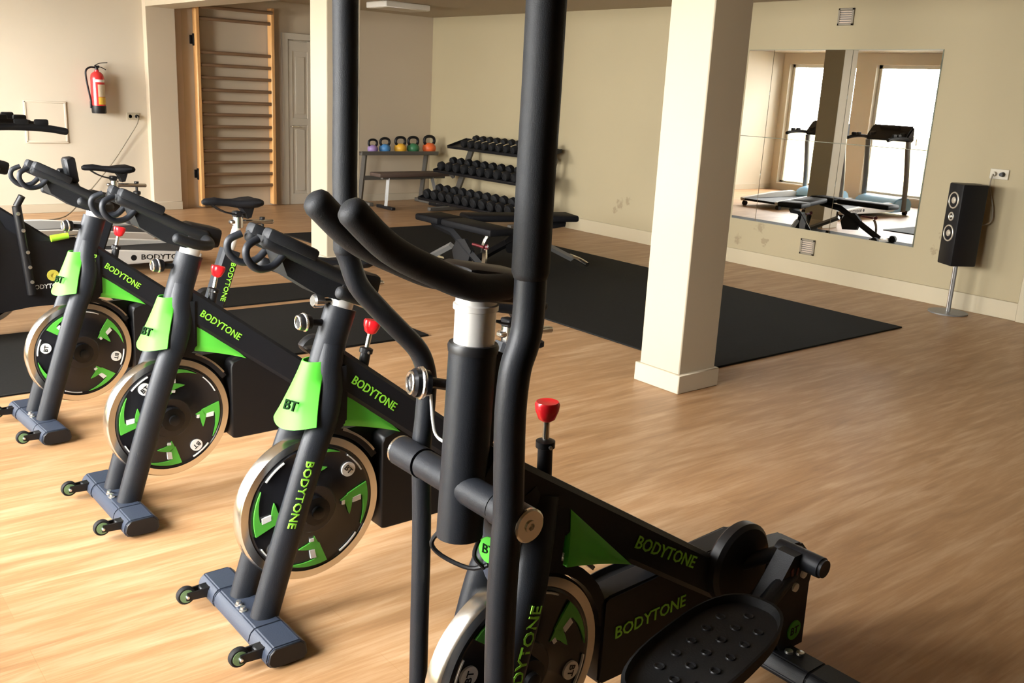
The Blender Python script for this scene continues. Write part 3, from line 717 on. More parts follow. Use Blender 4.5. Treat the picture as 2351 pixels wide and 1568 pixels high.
# upright post
bm = new(); tube(bm, [(0, 0.017, 0.725), (0, 0.024, 0.90), (0, 0.033, 1.127)], 0.046, 24, oval=(0.98, 1.06))
obj('upright_post', bm, 'frame', el)
bm = new(); lathe(bm, [(0.049, -0.012), (0.0505, 0.0), (0.048, 0.006), (0.040, 0.006)], (0, 0.033, 1.122), (0, 0.04, 1), 24); obj('post_collar', bm, 'black', el)
bm = new(); prism(bm, [(0.055, 1.12), (0.135, 1.085), (0.125, 1.06), (0.10, 0.98), (0.05, 0.86)], (-0.022, 0, 0), (0, 1, 0), (0, 0, 1), EX, 0.044); obj('post_gusset', bm, 'black', el)
bm = new(); lathe(bm, [(0.040, -0.10), (0.040, 0.068), (0.044, 0.070), (0.044, 0.080), (0.040, 0.082), (0.040, 0.098)], (0, 0.034, 1.125), (0, 0.02, 1), 32); obj('handlebar_post', bm, 'silver', el, 'bright silver handlebar post')
bm = new(); box(bm, (0, 0.055, 1.245), (0.12, 0.17, 0.065), 0.02, Matrix.Rotation(-0.18, 3, 'X'), 2); obj('handlebar_clamp', bm, 'black', el)
bm = new()
for s in (-1, 1):
    X = s*0.060
    tube(bm, smooth_path([(X*0.8, 0.07, 1.245), (X, -0.018, 1.253), (X, -0.105, 1.288), (X, -0.196, 1.335), (X, -0.268, 1.400)], 5), 0.0265, 18, round_end=True)
obj('fixed_handlebar', bm, 'foam', el)
# pivot axle and moving arms
bm = new(); cyl(bm, (-0.125, 0.012, 0.836), (0.125, 0.012, 0.836), 0.031, None, 24); obj('pivot_axle', bm, 'frame', el)
far = [(-0.143, 1.75), (-0.142, 1.593), (-0.143, 1.432), (-0.141, 1.331), (-0.133, 1.271), (-0.112, 1.218), (-0.068, 1.168), (-0.022, 1.122), (0.033, 1.065), (0.055, 1.01), (0.056, 0.964), (0.052, 0.902), (0.047, 0.836), (0.053, 0.653), (0.054, 0.433), (0.055, 0.24), (0.06, 0.40)]
near = [(0.008, 1.80), (0.008, 1.611), (0.006, 1.471), (0.007, 1.303), (0.006, 1.216), (-0.002, 1.174), (-0.017, 1.13), (-0.023, 1.054), (-0.020, 0.952), (-0.016, 0.858), (-0.019, 0.781), (-0.021, 0.675), (-0.018, 0.518), (-0.01, 0.38)]
far = [(-0.144, 1.95)] + far[:-1]; near = [(0.008, 1.97)] + near
def arm(pts, X, rg, rl, zg):
    P = [V((X, y, z)) for y, z in pts]
    a = new(); up_pts = [p for p in P if p.z > zg] ; lo = [p for p in P if p.z <= zg]
    cut = V((X, up_pts[-1].y, zg))
    Q = smooth_path([cut] + lo, 4); tube(a, Q, rl, 16)
    o = obj('moving_arm', a, 'frame', el)
    b = new(); tube(b, up_pts + [cut], rg, 18, round_end=True); obj('arm_grip', b, 'foam', o)
    b = new(); s = 1 if X > 0 else -1
    cyl(b, (s*0.130, 0.012, 0.836), (s*0.214, 0.012, 0.836), 0.0335, None, 24); obj('arm_bearing', b, 'frame', o)
    b = new(); lathe(b, [(0.0335, 0), (0.0335, 0.006), (0.030, 0.009), (0.012, 0.009), (0.012, 0.012), (0.007, 0.012), (0.006, 0.007), (0, 0.007)], (s*0.214, 0.012, 0.836), (s, 0, 0), 24); obj('bearing_cap', b, 'steel', o, 'silver round bearing cap')
    return o
arm(far, -0.1905, 0.0235, 0.0215, 1.29); arm(near, 0.1905, 0.0335, 0.0285, 1.303)
# frame
bm = new(); beam(bm, (0, 0.05, 0.866), (0, 0.98, 0.302), 0.052, 0.040); obj('main_beam', bm, 'frame', el)
triangle_panel(el, (0.285, 0.730), (0.285, 0.590), (0.495, 0.535), 0.042)
text('lettering', 'BODYTONE', 0.032, (0.041, 0.500, 0.577), (0, 0.227, -0.122), (0, 0.122, 0.227), GREEN_TXT, el, length=0.255, bold=0.012)
up_ = V((0, -0.95, 0.31))
text('lettering', 'BODYTONE', 0.030, V((0.1068, 0.086, 0.345)) - up_*0.015, (0, 0.26, 0.965), up_, GREEN_TXT, el, length=0.235, bold=0.012, curve_r=0.036)
bm = new()
g = [(0.446, 0.215), (0.46, 0.205)] + [(0.97+0.13*math.cos(a), 0.335+0.13*math.sin(a)) for a in [(-PI/2)+PI*i/12 for i in range(13)]] + [(0.46, 0.445), (0.446, 0.435)]
prism(bm, g, (-0.06, 0, 0), (0, 1, 0), (0, 0, 1), EX, 0.072); bmesh.ops.bevel(bm, geom=[e for e in bm.edges], offset=0.006, segments=2, affect='EDGES'); obj('chain_guard', bm, 'black', el)
text('lettering', 'BODYTONE', 0.034, (0.0125, 0.492, 0.322), (0, 1, 0.03), (0, -0.03, 1), GREEN_TXT, el, length=0.255, bold=0.010)
brake(el, (0, 0.235, 0.963), (0, 0.236, 0.881), (0, 0.24, 0.74))
bm = new(); n = 9
A = [(0.205+0.270*math.cos(a), 0.333+0.270*math.sin(a)) for a in [0.15+1.2*i/(n-1) for i in range(n)]]; B = [(0.205+0.241*math.cos(a), 0.333+0.241*math.sin(a)) for a in [0.15+1.2*i/(n-1) for i in range(n)]]
prism(bm, A+B[::-1], (-0.045, 0, 0), (0, 1, 0), (0, 0, 1), EX, 0.05); bp = obj('brake_pad_arm', bm, 'black', el)
bm = new(); A = [(0.205+0.290*math.cos(a), 0.333+0.290*math.sin(a)) for a in [0.80+0.42*i/(n-1) for i in range(n)]]; B = [(0.205+0.280*math.cos(a), 0.333+0.280*math.sin(a)) for a in [0.80+0.42*i/(n-1) for i in range(n)]]
prism(bm, A+B[::-1], (-0.02, 0, 0), (0, 1, 0), (0, 0, 1), EX, 0.03); obj('brake_strip', bm, 'steel', bp)
# crank disc, rear pivot, footplates
bm = new(); lathe(bm, [(0, 0), (0.105, 0), (0.113, 0.008), (0.113, 0.032), (0.102, 0.042), (0.04, 0.046), (0, 0.046)], (0.030, 0.900, 0.425), EX, 40); obj('crank_disc', bm, 'black', el)
bm = new(); prism(bm, [(1.02, 0.42), (1.20, 0.40), (1.26, 0.34), (1.27, 0.05), (1.15, 0.05), (1.05, 0.20)], (-0.04, 0, 0), (0, 1, 0), (0, 0, 1), EX, 0.095); bmesh.ops.bevel(bm, geom=[e for e in bm.edges], offset=0.01, segments=2, affect='EDGES'); ru = obj('rear_upright', bm, 'frame', el)
bm = new(); lathe(bm, [(0, 0), (0.030, 0), (0.030, 0.004), (0, 0.004)], (0.055, 1.205, 0.120), EX, 24); b = obj('round_badge', bm, 'green_print', ru)
text('lettering', 'BT', 0.024, (0.0592, 1.187, 0.108), (0, 1, 0), (0, 0, 1), 'black', b, length=0.036, bold=0.01, depth=0.001)
fb = foot_bar(el, 1.17, 'rear_foot_bar', 'frame', 0.30)
for (x_, y_) in ((0.075, 1.165), (0.10, 1.185)):
    bm = new(); lathe(bm, [(0.013, 0), (0.012, 0.008), (0, 0.010)], (x_, y_, 0.069), (0, 0, 1), 10); obj('foot_bolt', bm, 'bolt', fb)
def pedal_plate(x, yc, z, L, sl, hw, rot):
    """oval foot plate with a raised rim and drilled studs; long axis along y"""
    bm = new(); n = 36; L = L/2
    def ring(k, dz):
        out = []
        for i in range(n):
            a = 2*PI*i/n; c, s = math.cos(a), math.sin(a)
            y = L*k*abs(c)**0.75*(1 if c > 0 else -1); xx = hw*k*abs(s)**0.75*(1 if s > 0 else -1)
            out.append(V((xx, y, sl*y + dz)))
        return out
    skin(bm, [ring(0.80, -0.02), ring(0.98, -0.005), ring(1.0, 0.028), ring(0.955, 0.030), ring(0.93, 0.010), ring(0.55, 0.008)], True)
    p = obj('foot_plate', bm, 'rubber', el, loc=(x, yc, z)); p.rotation_euler = (0, 0, rot)
    for i in range(-3, 4):
        for j in (-1, 0, 1):
            if abs(i) == 3 and j: continue
            yy = i*L*0.25 + (0.02 if j else 0); xx = j*hw*0.45
            b = new(); lathe(b, [(0, 0.002), (0.0085, 0.002), (0.0085, 0.0095), (0.0115, 0.0115), (0.013, 0.0095), (0.013, 0.002)], (xx, yy, sl*yy), (0, 0, 1), 10)
            obj('drain_stud', b, 'black', p)
    return p
pedal_plate(0.268, 0.515, 0.405, 0.56, 0.0, 0.108, 0.20)
pedal_plate(-0.237, 0.90, 0.23, 0.55, 0.0, 0.112, 0.0)
for s, P in ((1, [(0.22, 0.05, 0.27), (0.235, 0.45, 0.365), (0.20, 0.80, 0.385), (0.16, 1.00, 0.43)]), (-1, [(-0.20, 0.05, 0.20), (-0.20, 0.55, 0.17), (-0.18, 1.0, 0.195), (-0.15, 1.15, 0.25)])):
    bm = new(); tube(bm, P, 0.022, 12); obj('pedal_arm', bm, 'frame', el)
bm = new(); cyl(bm, (0.105, 1.0, 0.462), (0.235, 1.0, 0.462), 0.028, None, 20); cyl(bm, (0.235, 1.0, 0.462), (0.244, 1.0, 0.462), 0.024, None, 20)
prism(bm, [(0.86, 0.37), (0.95, 0.485), (1.015, 0.485), (1.045, 0.44), (1.03, 0.37), (0.99, 0.31), (0.91, 0.31)], (0.13, 0, 0), (0, 1, 0), (0, 0, 1), EX, 0.055); rp = obj('rear_pivot', bm, 'frame', el)
for (yy, zz) in ((0.998, 0.425), (0.968, 0.395)):
    bm = new(); lathe(bm, [(0.012, 0), (0.012, 0.006), (0.006, 0.008), (0, 0.006)], (0.185, yy, zz), EX, 14); obj('pivot_bolt', bm, 'white_print', rp)
bm = new(); prism(bm, [(0.940, 0.45), (0.950, 0.455), (0.955, 0.425), (0.965, 0.425), (0.967, 0.45), (0.975, 0.45), (0.971, 0.415), (0.948, 0.415)], (0.185, 0, 0), (0, 1, 0), (0, 0, 1), EX, 0.002); obj('pivot_mark', bm, 'darkred', rp)
bm = new(); tube(bm, [(0.06, 0.900, 0.425), (0.12, 1.0, 0.462)], 0.02, 10); obj('crank_arm', bm, 'black', el)
# latch knob in front of the post, latch wire, cable
bm = new(); cyl(bm, (-0.03, 0.03, 1.03), (-0.07, -0.015, 1.035), 0.011); kc = V((-0.070, -0.015, 1.034)); kd = V((-0.25, -0.95, 0.1)).normalized()
lathe(bm, [(0.012, 0), (0.026, 0.006), (0.029, 0.02), (0.029, 0.036), (0.024, 0.042), (0, 0.042)], kc, kd, 24); k = obj('adjusting_knob', bm, 'black_gloss', el)
a, b_, c_ = frame_from(kd)
bm = new(); tube(bm, [kc + kd*0.043 + a*0.021*math.cos(t) + b_*0.021*math.sin(t) for t in [2*PI*i/24 for i in range(24)]], 0.0035, 8, closed=True); obj('knob_ring', bm, 'chrome', k)
bm = new(); tube(bm, [kc + kd*0.022 + a*0.029*math.cos(t) + b_*0.029*math.sin(t) for t in [2*PI*i/24 for i in range(24)]], 0.005, 8, closed=True); obj('knob_ring', bm, 'chrome', k)
bm = new(); tube(bm, smooth_path([(-0.07, -0.015, 1.010), (-0.068, -0.010, 0.955), (-0.064, -0.004, 0.925), (-0.045, 0.004, 0.914), (-0.01, 0.014, 0.916)], 4), 0.0032, 8); obj('latch_wire', bm, 'white', el)
bm = new(); box(bm, (-0.050, 0.045, 0.985), (0.03, 0.035, 0.05), 0.006); box(bm, (-0.060, 0.055, 0.94), (0.025, 0.03, 0.07), 0.008); obj('latch_block', bm, 'black', el)
bm = new(); tube(bm, smooth_path([(-0.03, 0.0, 0.735), (-0.045, -0.02, 0.70), (-0.03, -0.005, 0.672), (0.02, 0.03, 0.655), (0.05, 0.055, 0.668)], 4), 0.005, 8); tube(bm, smooth_path([(0.03, 0.045, 0.72), (0.035, 0.03, 0.69), (0.045, 0.05, 0.66)], 4), 0.0045, 8); obj('loose_cable', bm, 'black', el)

# ------------------------------------------------------------------ treadmills
def make_treadmill():
    root = thing('treadmill', '', 'treadmill')
    # local: user faces -y; deck from y=0 (motor end) to y=2.0; half width .38
    bm = new(); box(bm, (0, 1.10, 0.10), (0.60, 1.76, 0.035), 0.006); obj('running_deck', bm, 'rubber', root)
    for s in (-1, 1):
        bm = new(); prism(bm, [(0.50, 0.17), (0.62, 0.215), (1.15, 0.20), (1.96, 0.13), (2.0, 0.12), (1.98, 0.075), (0.55, 0.07), (0.48, 0.10)], (s*0.30 if s > 0 else -0.38, 0, 0), (0, 1, 0), (0, 0, 1), EX, 0.08); bmesh.ops.bevel(bm, geom=[e for e in bm.edges], offset=0.008, segments=2, affect='EDGES')
        r = obj('side_rail', bm, 'grey', root)
        if s > 0:
            text('lettering', 'BODYTONE', 0.045, (0.3805, 1.48, 0.105), (0, 1, -0.05), (0, 0.05, 1), 'black', r, length=0.40, bold=0.012)
            bm = new(); lathe(bm, [(0, 0), (0.024, 0), (0.024, 0.003), (0, 0.003)], (0.379, 1.42, 0.125), EX, 20); obj('round_logo', bm, 'black', r)
    bm = new()
    pr = [(-0.02, 0.05), (-0.04, 0.17), (0.02, 0.25), (0.22, 0.29), (0.45, 0.25), (0.58, 0.13), (0.56, 0.05)]
    prism(bm, pr, (-0.36, 0, 0), (0, 1, 0), (0, 0, 1), EX, 0.72); bmesh.ops.bevel(bm, geom=[e for e in bm.edges], offset=0.02, segments=2, affect='EDGES'); obj('motor_hood', bm, 'blue', root, 'pale blue-grey motor hood')
    for y in (0.10, 1.92):
        for s in (-1, 1):
            bm = new(); cyl(bm, (s*0.30, y, 0.035), (s*0.36, y, 0.035), 0.035, None, 16); obj('roller_foot', bm, 'black', root)
    for s in (-1, 1):
        bm = new(); tube(bm, smooth_path([(s*0.36, 0.22, 0.06), (s*0.36, 0.26, 0.55), (s*0.35, 0.36, 1.12)], 5), 0.042, 12, oval=(0.8, 1.4)); obj('upright', bm, 'midgrey', root)
        bm = new(); tube(bm, smooth_path([(s*0.34, 0.26, 1.13), (s*0.35, 0.50, 1.165), (s*0.35, 0.80, 1.16), (s*0.35, 0.97, 1.135)], 4), 0.027, 12, round_end=True)
        for yy in (0.66, 0.80): box(bm, (s*0.35, yy, 1.20), (0.04, 0.10, 0.05), 0.014, None, 2)
        obj('side_handle', bm, 'foam', root)
    bm = new(); prism(bm, [(0.20, 1.10), (0.46, 1.12), (0.40, 1.22), (0.26, 1.36), (0.22, 1.35)], (-0.36, 0, 0), (0, 1, 0), (0, 0, 1), EX, 0.72); bmesh.ops.bevel(bm, geom=[e for e in bm.edges], offset=0.025, segments=2, affect='EDGES'); c = obj('console', bm, 'black', root)
    bm = new(); box(bm, (0, 0.335, 1.30), (0.34, 0.02, 0.13), 0.004, Matrix.Rotation(-0.75, 3, 'X')); obj('screen', bm, 'screen', c)
    for s in (-1, 1):
        bm = new(); lathe(bm, [(0.05, 0), (0.05, 0.03), (0.042, 0.045), (0, 0.045)], (s*0.26, 0.38, 1.20), (0, 0.4, 1), 18); obj('cup_holder', bm, 'black', c)
    return root
tr = make_treadmill(); tr.location = (-8.30, 1.02, 0); tr['label'] = 'light grey treadmill behind the bikes, name on its side rail'; tr['group'] = 'treadmills by the windows'
t2 = copy_tree(tr, skip=('lettering', 'round_logo')); t2.location = (-9.45, 1.02, 0); t2['label'] = 'treadmill nearest the fire extinguisher wall, beyond the other treadmill'

# ------------------------------------------------------------------ wall bars
wb = thing('wall_bars', 'tall beech wall bars with dark rungs fixed to the back wall', 'wall bars', (XB, 4.945, 0))
for s in (-1, 1):
    bm = new(); box(bm, (0.075, s*0.48, 1.24), (0.115, 0.045, 2.44), 0.006); o = obj('stile', bm, 'beech', wb)
    for zz in (0.42, 2.02):
        bm = new(); box(bm, (0.05, s*0.509, zz), (0.04, 0.012, 0.14), 0.003); box(bm, (0.008, s*0.52, zz), (0.016, 0.035, 0.10), 0.003); obj('wall_bracket', bm, 'black', wb)
for zz in [0.27 + i*0.1465 for i in range(12)] + [2.27]:
    bm = new(); cyl(bm, (0.10, -0.46, zz), (0.10, 0.46, zz), 0.021, None, 14); obj('rung', bm, 'rung', wb)
bm = new(); cyl(bm, (0.16, -0.46, 2.40), (0.16, 0.46, 2.40), 0.022, None, 14); obj('rung', bm, 'rung', wb)

# ------------------------------------------------------------------ fire extinguisher, socket, panel
fe = thing('fire_extinguisher', 'red fire extinguisher hung on the pale wall, black hose', 'fire extinguisher', (XB+0.10, 3.29, 1.13))
bm = new(); lathe(bm, [(0.074, 0.075), (0.074, 0.39), (0.066, 0.43), (0.040, 0.455), (0.024, 0.462), (0.022, 0.48)], (0, 0, 0), (0, 0, 1), 28); obj('cylinder_body', bm, 'ext_red', fe)
bm = new(); lathe(bm, [(0, 0), (0.074, 0), (0.078, 0.01), (0.078, 0.082), (0.0745, 0.086)], (0, 0, 0), (0, 0, 1), 28); obj('base_skirt', bm, 'black', fe)
def label_arc(a0, a1, z0, z1, m):
    bm = new(); n = 8; R = 0.0748
    A = [[V((R*math.cos(a0+(a1-a0)*i/n), R*math.sin(a0+(a1-a0)*i/n), z)) for i in range(n+1)] for z in (z0, z1)]
    B = [[p*1.0 + V((p.x, p.y, 0))*0.012 for p in r] for r in A]
    skin(bm, [A[0]+B[0][::-1], A[1]+B[1][::-1]], True); obj('printed_label', bm, m, fe)
label_arc(-0.25, 1.15, 0.185, 0.32, 'label_pale'); label_arc(-0.25, 1.15, 0.10, 0.18, 'label_yellow'); label_arc(-0.9, 1.0, 0.345, 0.375, 'white_print')
bm = new(); cyl(bm, (0, 0, 0.46), (0, 0, 0.52), 0.02, 0.018, 14); box(bm, (0, 0.005, 0.515), (0.034, 0.05, 0.026), 0.005); v = obj('valve', bm, 'black', fe)
bm = new(); tube(bm, smooth_path([(0, -0.02, 0.525), (0, 0.04, 0.555), (0, 0.12, 0.565)], 4), 0.008, 8, oval=(1.5, 0.6)); obj('lever', bm, 'black', v)
bm = new(); tube(bm, smooth_path([(0, 0.0, 0.515), (0, 0.05, 0.51), (0, 0.10, 0.485)], 4), 0.008, 8, oval=(1.5, 0.6)); obj('lever', bm, 'black', v)
bm = new(); tube(bm, smooth_path([(0, -0.02, 0.505), (0, -0.07, 0.505), (0, -0.115, 0.47), (0, -0.12, 0.40), (0, -0.105, 0.28), (0, -0.085, 0.16), (0, -0.082, 0.13)], 5), 0.0105, 10); h = obj('hose', bm, 'black', fe)
bm = new(); cyl(bm, (0, -0.082, 0.13), (0, -0.088, 0.055), 0.014, 0.010, 12); box(bm, (0, -0.078, 0.085), (0.03, 0.03, 0.03), 0.004); obj('nozzle', bm, 'black', h)
bm = new(); box(bm, (-0.090, 0, 0.30), (0.02, 0.05, 0.12), 0.003); obj('wall_hook', bm, 'midgrey', fe)
so = thing('power_socket', 'double power socket with black plug below the fire extinguisher', 'socket', (XB, 3.70, 1.10))
bm = new(); box(bm, (0.006, 0, 0), (0.012, 0.15, 0.082), 0.003); obj('socket_plate', bm, 'plastic_white', so)
for s in (-1, 1):
    bm = new(); lathe(bm, [(0.026, 0), (0.026, 0.004), (0.021, 0.004), (0.020, 0.0), (0, 0)], (0.012, s*0.036, 0), EX, 20); obj('socket_outlet', bm, 'plastic_white', so)
bm = new(); cyl(bm, (0.014, 0.036, 0), (0.05, 0.036, 0), 0.022, 0.018, 14); pl = obj('plug', bm, 'black', so)
bm = new(); tube(bm, smooth_path([(XB+0.05, 3.736, 1.10), (XB+0.08, 3.72, 1.03), (XB+0.06, 3.62, 0.86), (XB+0.05, 3.46, 0.62), (XB+0.06, 3.28, 0.40), (XB+0.15, 3.05, 0.18), (XB+0.5, 2.75, 0.02), (-11.0, 2.4, 0.012), (-10.6, 2.3, 0.012)], 5), 0.007, 8)
tag(obj('power_cable', bm, 'cable'), 'brown power cable hanging from the socket by the extinguisher', 'cable')
bm = new(); box(bm, (XB+0.006, 2.74, 1.016), (0.012, 0.40, 0.42), 0.002)
ap = obj('access_panel', bm, 'wall'); tag(ap, 'flush square access panel in the pale wall near the extinguisher', 'wall panel')
bm = new()
for (yy, zz, sy, sz) in ((2.74, 1.235, 0.44, 0.02), (2.74, 0.797, 0.44, 0.02), (2.532, 1.016, 0.02, 0.44), (2.948, 1.016, 0.02, 0.44)): box(bm, (XB+0.009, yy, zz), (0.018, sy, sz), 0.002)
obj('panel_frame', bm, 'wall', ap)

# ------------------------------------------------------------------ kettlebells on their stand, flat bench
kr = thing('kettlebell_stand', 'dark metal two-legged stand under the coloured kettlebells', 'rack', (-11.40, 7.12, 0))
bm = new(); box(bm, (0, 0.0, 0.695), (0.30, 1.24, 0.03), 0.006); box(bm, (0.15, 0, 0.712), (0.012, 1.24, 0.045), 0.003); obj('shelf', bm, 'rack', kr)
for s in (-1, 1):
    bm = new(); tube(bm, [(-0.10, s*0.50, 0.03), (0.02, s*0.50, 0.68)], 0.035, 4, oval=(0.8, 1.2)); obj('leg', bm, 'rack', kr)
    bm = new(); box(bm, (0.0, s*0.50, 0.025), (0.42, 0.07, 0.05), 0.006); obj('foot', bm, 'rack', kr)
bm = new(); box(bm, (-0.04, 0, 0.36), (0.04, 0.96, 0.06), 0.004); obj('crossbar', bm, 'rack', kr)
kbs = [(6.74, 'kb_purple', 0.94, 'purple'), (6.93, 'kb_blue', 1.05, 'blue'), (7.18, 'kb_yellow', 1.14, 'yellow'), (7.39, 'kb_green', 1.16, 'green'), (7.66, 'kb_orange', 1.24, 'orange')]
for (y, m_, s, cname) in kbs:
    k = thing('kettlebell', cname + ' kettlebell with dark handle on the stand', 'kettlebell', (-11.37, y, 0.711), 0, 'kettlebells on the stand')
    R = 0.078*s; q = 0.80
    bm = new(); lathe(bm, [(0, 0), (R*0.72, 0), (R*0.94, R*0.35*q), (R, R*0.75*q), (R*0.93, R*1.2*q), (R*0.6, R*1.62*q), (0, R*1.75*q)], (0, 0, 0), (0, 0, 1), 20); obj('bell', bm, m_, k)
    bm = new(); w = R*0.86
    tube(bm, smooth_path([(0, -w*0.70, R*1.42*q), (0, -w*1.0, R*1.9*q), (0, -w*0.90, R*2.55*q), (0, -w*0.40, R*2.85*q), (0, w*0.40, R*2.85*q), (0, w*0.90, R*2.55*q), (0, w*1.0, R*1.9*q), (0, w*0.70, R*1.42*q)], 4), 0.0165*s, 12); obj('handle', bm, 'black', k)
fb = thing('flat_bench', 'brown flat bench in front of the kettlebell stand', 'bench', (-10.93, 7.12, 0))
bm = new(); box(bm, (0, 0, 0.455), (0.28, 1.22, 0.055), 0.02, None, 2); obj('bench_pad', bm, 'brown', fb)
bm = new(); box(bm, (0, 0, 0.412), (0.06, 1.0, 0.04), 0.004); obj('bench_rail', bm, 'rack', fb)
for (ya, yb) in ((-0.40, -0.43), (0.30, 0.42)):
    bm = new(); tube(bm, [(0, ya, 0.41), (0, yb, 0.03)], 0.032, 4, oval=(1.2, 0.8)); l = obj('leg', bm, 'midgrey', fb)
    bm = new(); box(bm, (0, yb, 0.02), (0.40, 0.06, 0.04), 0.006); obj('foot', bm, 'black', fb)

# ------------------------------------------------------------------ dumbbell rack
dr = thing('dumbbell_rack', 'three-tier dumbbell rack with dark trays against the cream wall', 'rack', (-9.72, 7.45, 0))
TIERS = [(0.22, 0.875, 0.98), (0.03, 0.555, 1.02), (-0.18, 0.185, 1.06)]   # dy, z, half length
XR = 1.03
for (dy, z, hl) in TIERS:
    bm = new(); rot = Matrix.Rotation(0.30, 3, 'X')
    box(bm, (0, dy, z), (2*hl, 0.33, 0.012), 0.002, rot)
    for e in (-1, 1): box(bm, V((0, dy, z)) + rot @ V((0, e*0.168, 0.012)), (2*hl, 0.010, 0.036), 0.003, rot)
    for e in (-1, 1): box(bm, V((e*hl, dy, z)) + rot @ V((0, 0, 0.012)), (0.012, 0.34, 0.045), 0.003, rot)
    obj('tray', bm, 'black', dr)
for s in (-1, 1):
    x_ = s*(0.80 if s < 0 else 0.92)
    bm = new(); tube(bm, [(x_, 0.03, 0.05), (x_, 0.345, 0.84)], 0.04, 4, oval=(0.8, 1.3)); obj('upright', bm, 'rack', dr)
    bm = new(); box(bm, (x_, 0.03, 0.03), (0.07, 0.75, 0.05), 0.008); obj('foot', bm, 'rack', dr)
    bm = new(); tube(bm, [(x_, -0.10, 0.1), (x_, -0.25, 0.16)], 0.03, 4); tube(bm, [(x_, 0.05, 0.45), (x_, -0.05, 0.53)], 0.03, 4); obj('arm', bm, 'rack', dr)
dm_body = None
ORD = ['first', 'second', 'third', 'fourth', 'fifth', 'sixth', 'seventh', 'eighth', 'ninth', 'tenth', 'eleventh', 'twelfth']
proto = {}
def dumbbell(r):
    if r in proto: return proto[r]
    root = thing('dumbbell', '', 'dumbbell')
    bm = new(); cyl(bm, (0, -0.075, 0), (0, 0.075, 0), 0.015, None, 10); obj('handle', bm, 'steel', root)
    for s in (-1, 1):
        bm = new(); lathe(bm, [(r*0.75, 0), (r, 0.012), (r, 0.05+r*0.25), (r*0.80, 0.065+r*0.25), (r*0.55, 0.067+r*0.25), (r*0.5, 0.062+r*0.25), (0, 0.062+r*0.25)], (0, s*0.062, 0), (0, s, 0), 16); obj('head', bm, 'rubber', root)
    proto[r] = root; return root
first = set()
for ti, (dy, z, hl) in enumerate(TIERS):
    cnt = (11, 11, 11)[ti]; r = (0.050, 0.058, 0.064)[ti]
    for i in range(cnt):
        src = dumbbell(r)
        o = src if r not in first else copy_tree(src)
        first.add(r)
        x0_ = (-0.66 if ti == 0 else -0.90); x1_ = 0.86
        x_ = x0_ + (x1_-x0_)*i/(cnt-1)
        nrm = Matrix.Rotation(0.30, 3, 'X') @ V((0, 0, 1))
        p = V((-9.72+x_, 7.45+dy, z)) + nrm*(0.010+r)
        o.location = p; o.rotation_euler = (0.30, 0, 0)
        o['label'] = 'black dumbbell, %s from the left on the %s rack tier' % (ORD[i], ('top', 'middle', 'bottom')[ti]); o['group'] = 'dumbbells on the rack'

# ------------------------------------------------------------------ mirror
mr = thing('wall_mirror', 'large panelled mirror on the cream wall reflecting the windows', 'mirror', (-6.155, YR, 0))
xs = [0, 0.30, 1.15, 1.985]; zs = [0.457, 1.288, 2.117]
for i in range(3):
    for j in range(2):
        bm = new(); box(bm, ((xs[i]+xs[i+1])/2, -0.010, (zs[j]+zs[j+1])/2), (xs[i+1]-xs[i]-0.003, 0.006, zs[j+1]-zs[j]-0.003), 0.0015, Matrix.Rotation(0.004*(j-0.5), 3, 'X'))
        obj('mirror_panel', bm, 'mirror', mr)
bm = new(); box(bm, (0.9925, -0.003, 1.287), (1.99, 0.006, 1.664)); obj('mirror_backing', bm, 'mirror_edge', mr)

# ------------------------------------------------------------------ speaker on stand
sp = thing('loudspeaker', 'slim black two-woofer loudspeaker on its steel stand', 'speaker', (-3.66, 7.70, 0), -0.55)
bm = new(); box(bm, (0, 0, 0.735), (0.20, 0.22, 0.66), 0.012, None, 2); obj('cabinet', bm, 'black', sp)
for zz, rad in ((0.93, 0.062), (0.80, 0.030), (0.665, 0.062)):
    bm = new(); tube(bm, [(0.0+rad*math.cos(t), -0.112, zz+rad*math.sin(t)) for t in [2*PI*i/28 for i in range(28)]], 0.0065, 8, closed=True); d = obj('driver', bm, 'pale', sp)
    bm = new(); lathe(bm, [(0, 0.0), (rad*0.30, 0.0), (rad*0.45, -0.008), (rad*0.92, 0.003), (rad*0.92, 0.001)], (0, -0.111, zz), (0, -1, 0), 24); obj('cone', bm, 'black_gloss', d)
    bm = new(); lathe(bm, [(rad*0.45, 0), (rad*0.42, 0.007), (rad*0.2, 0.012), (0, 0.013)], (0, -0.109, zz), (0, -1, 0), 20); obj('dust_cap', bm, 'pale', d)
st = thing('speaker_stand', 'steel speaker stand with round glass base below the loudspeaker', 'speaker stand', (-3.66, 7.70, 0), -0.55)
bm = new(); lathe(bm, [(0, 0), (0.155, 0), (0.155, 0.010), (0.02, 0.012), (0, 0.012)], (0, 0, 0), (0, 0, 1), 36); obj('base', bm, 'midgrey', st)
for s in (-1, 1):
    bm = new(); cyl(bm, (s*0.014, 0, 0.012), (s*0.014, 0, 0.405), 0.011, None, 12); obj('pole', bm, 'chrome' if s < 0 else 'midgrey', st)
ss = thing('power_socket', 'wall socket with plug right above the loudspeaker', 'socket', (-3.54, YR, 1.15))
bm = new(); box(bm, (0, -0.006, 0), (0.15, 0.012, 0.082), 0.003); obj('socket_plate', bm, 'plastic_white', ss)
bm = new(); cyl(bm, (0.03, -0.012, 0), (0.03, -0.05, 0), 0.02, 0.015, 12); obj('plug', bm, 'black', ss)
bm = new(); cyl(bm, (-0.035, -0.012, 0), (-0.035, -0.035, 0), 0.02, 0.015, 12); obj('plug', bm, 'plastic_white', ss)
bm = new(); tube(bm, smooth_path([(-3.575, YR-0.04, 1.15), (-3.58, YR-0.05, 1.05), (-3.53, YR-0.04, 0.88), (-3.52, YR-0.06, 0.77), (-3.57, YR-0.10, 0.735), (-3.605, YR-0.128, 0.72)], 5), 0.006, 8)
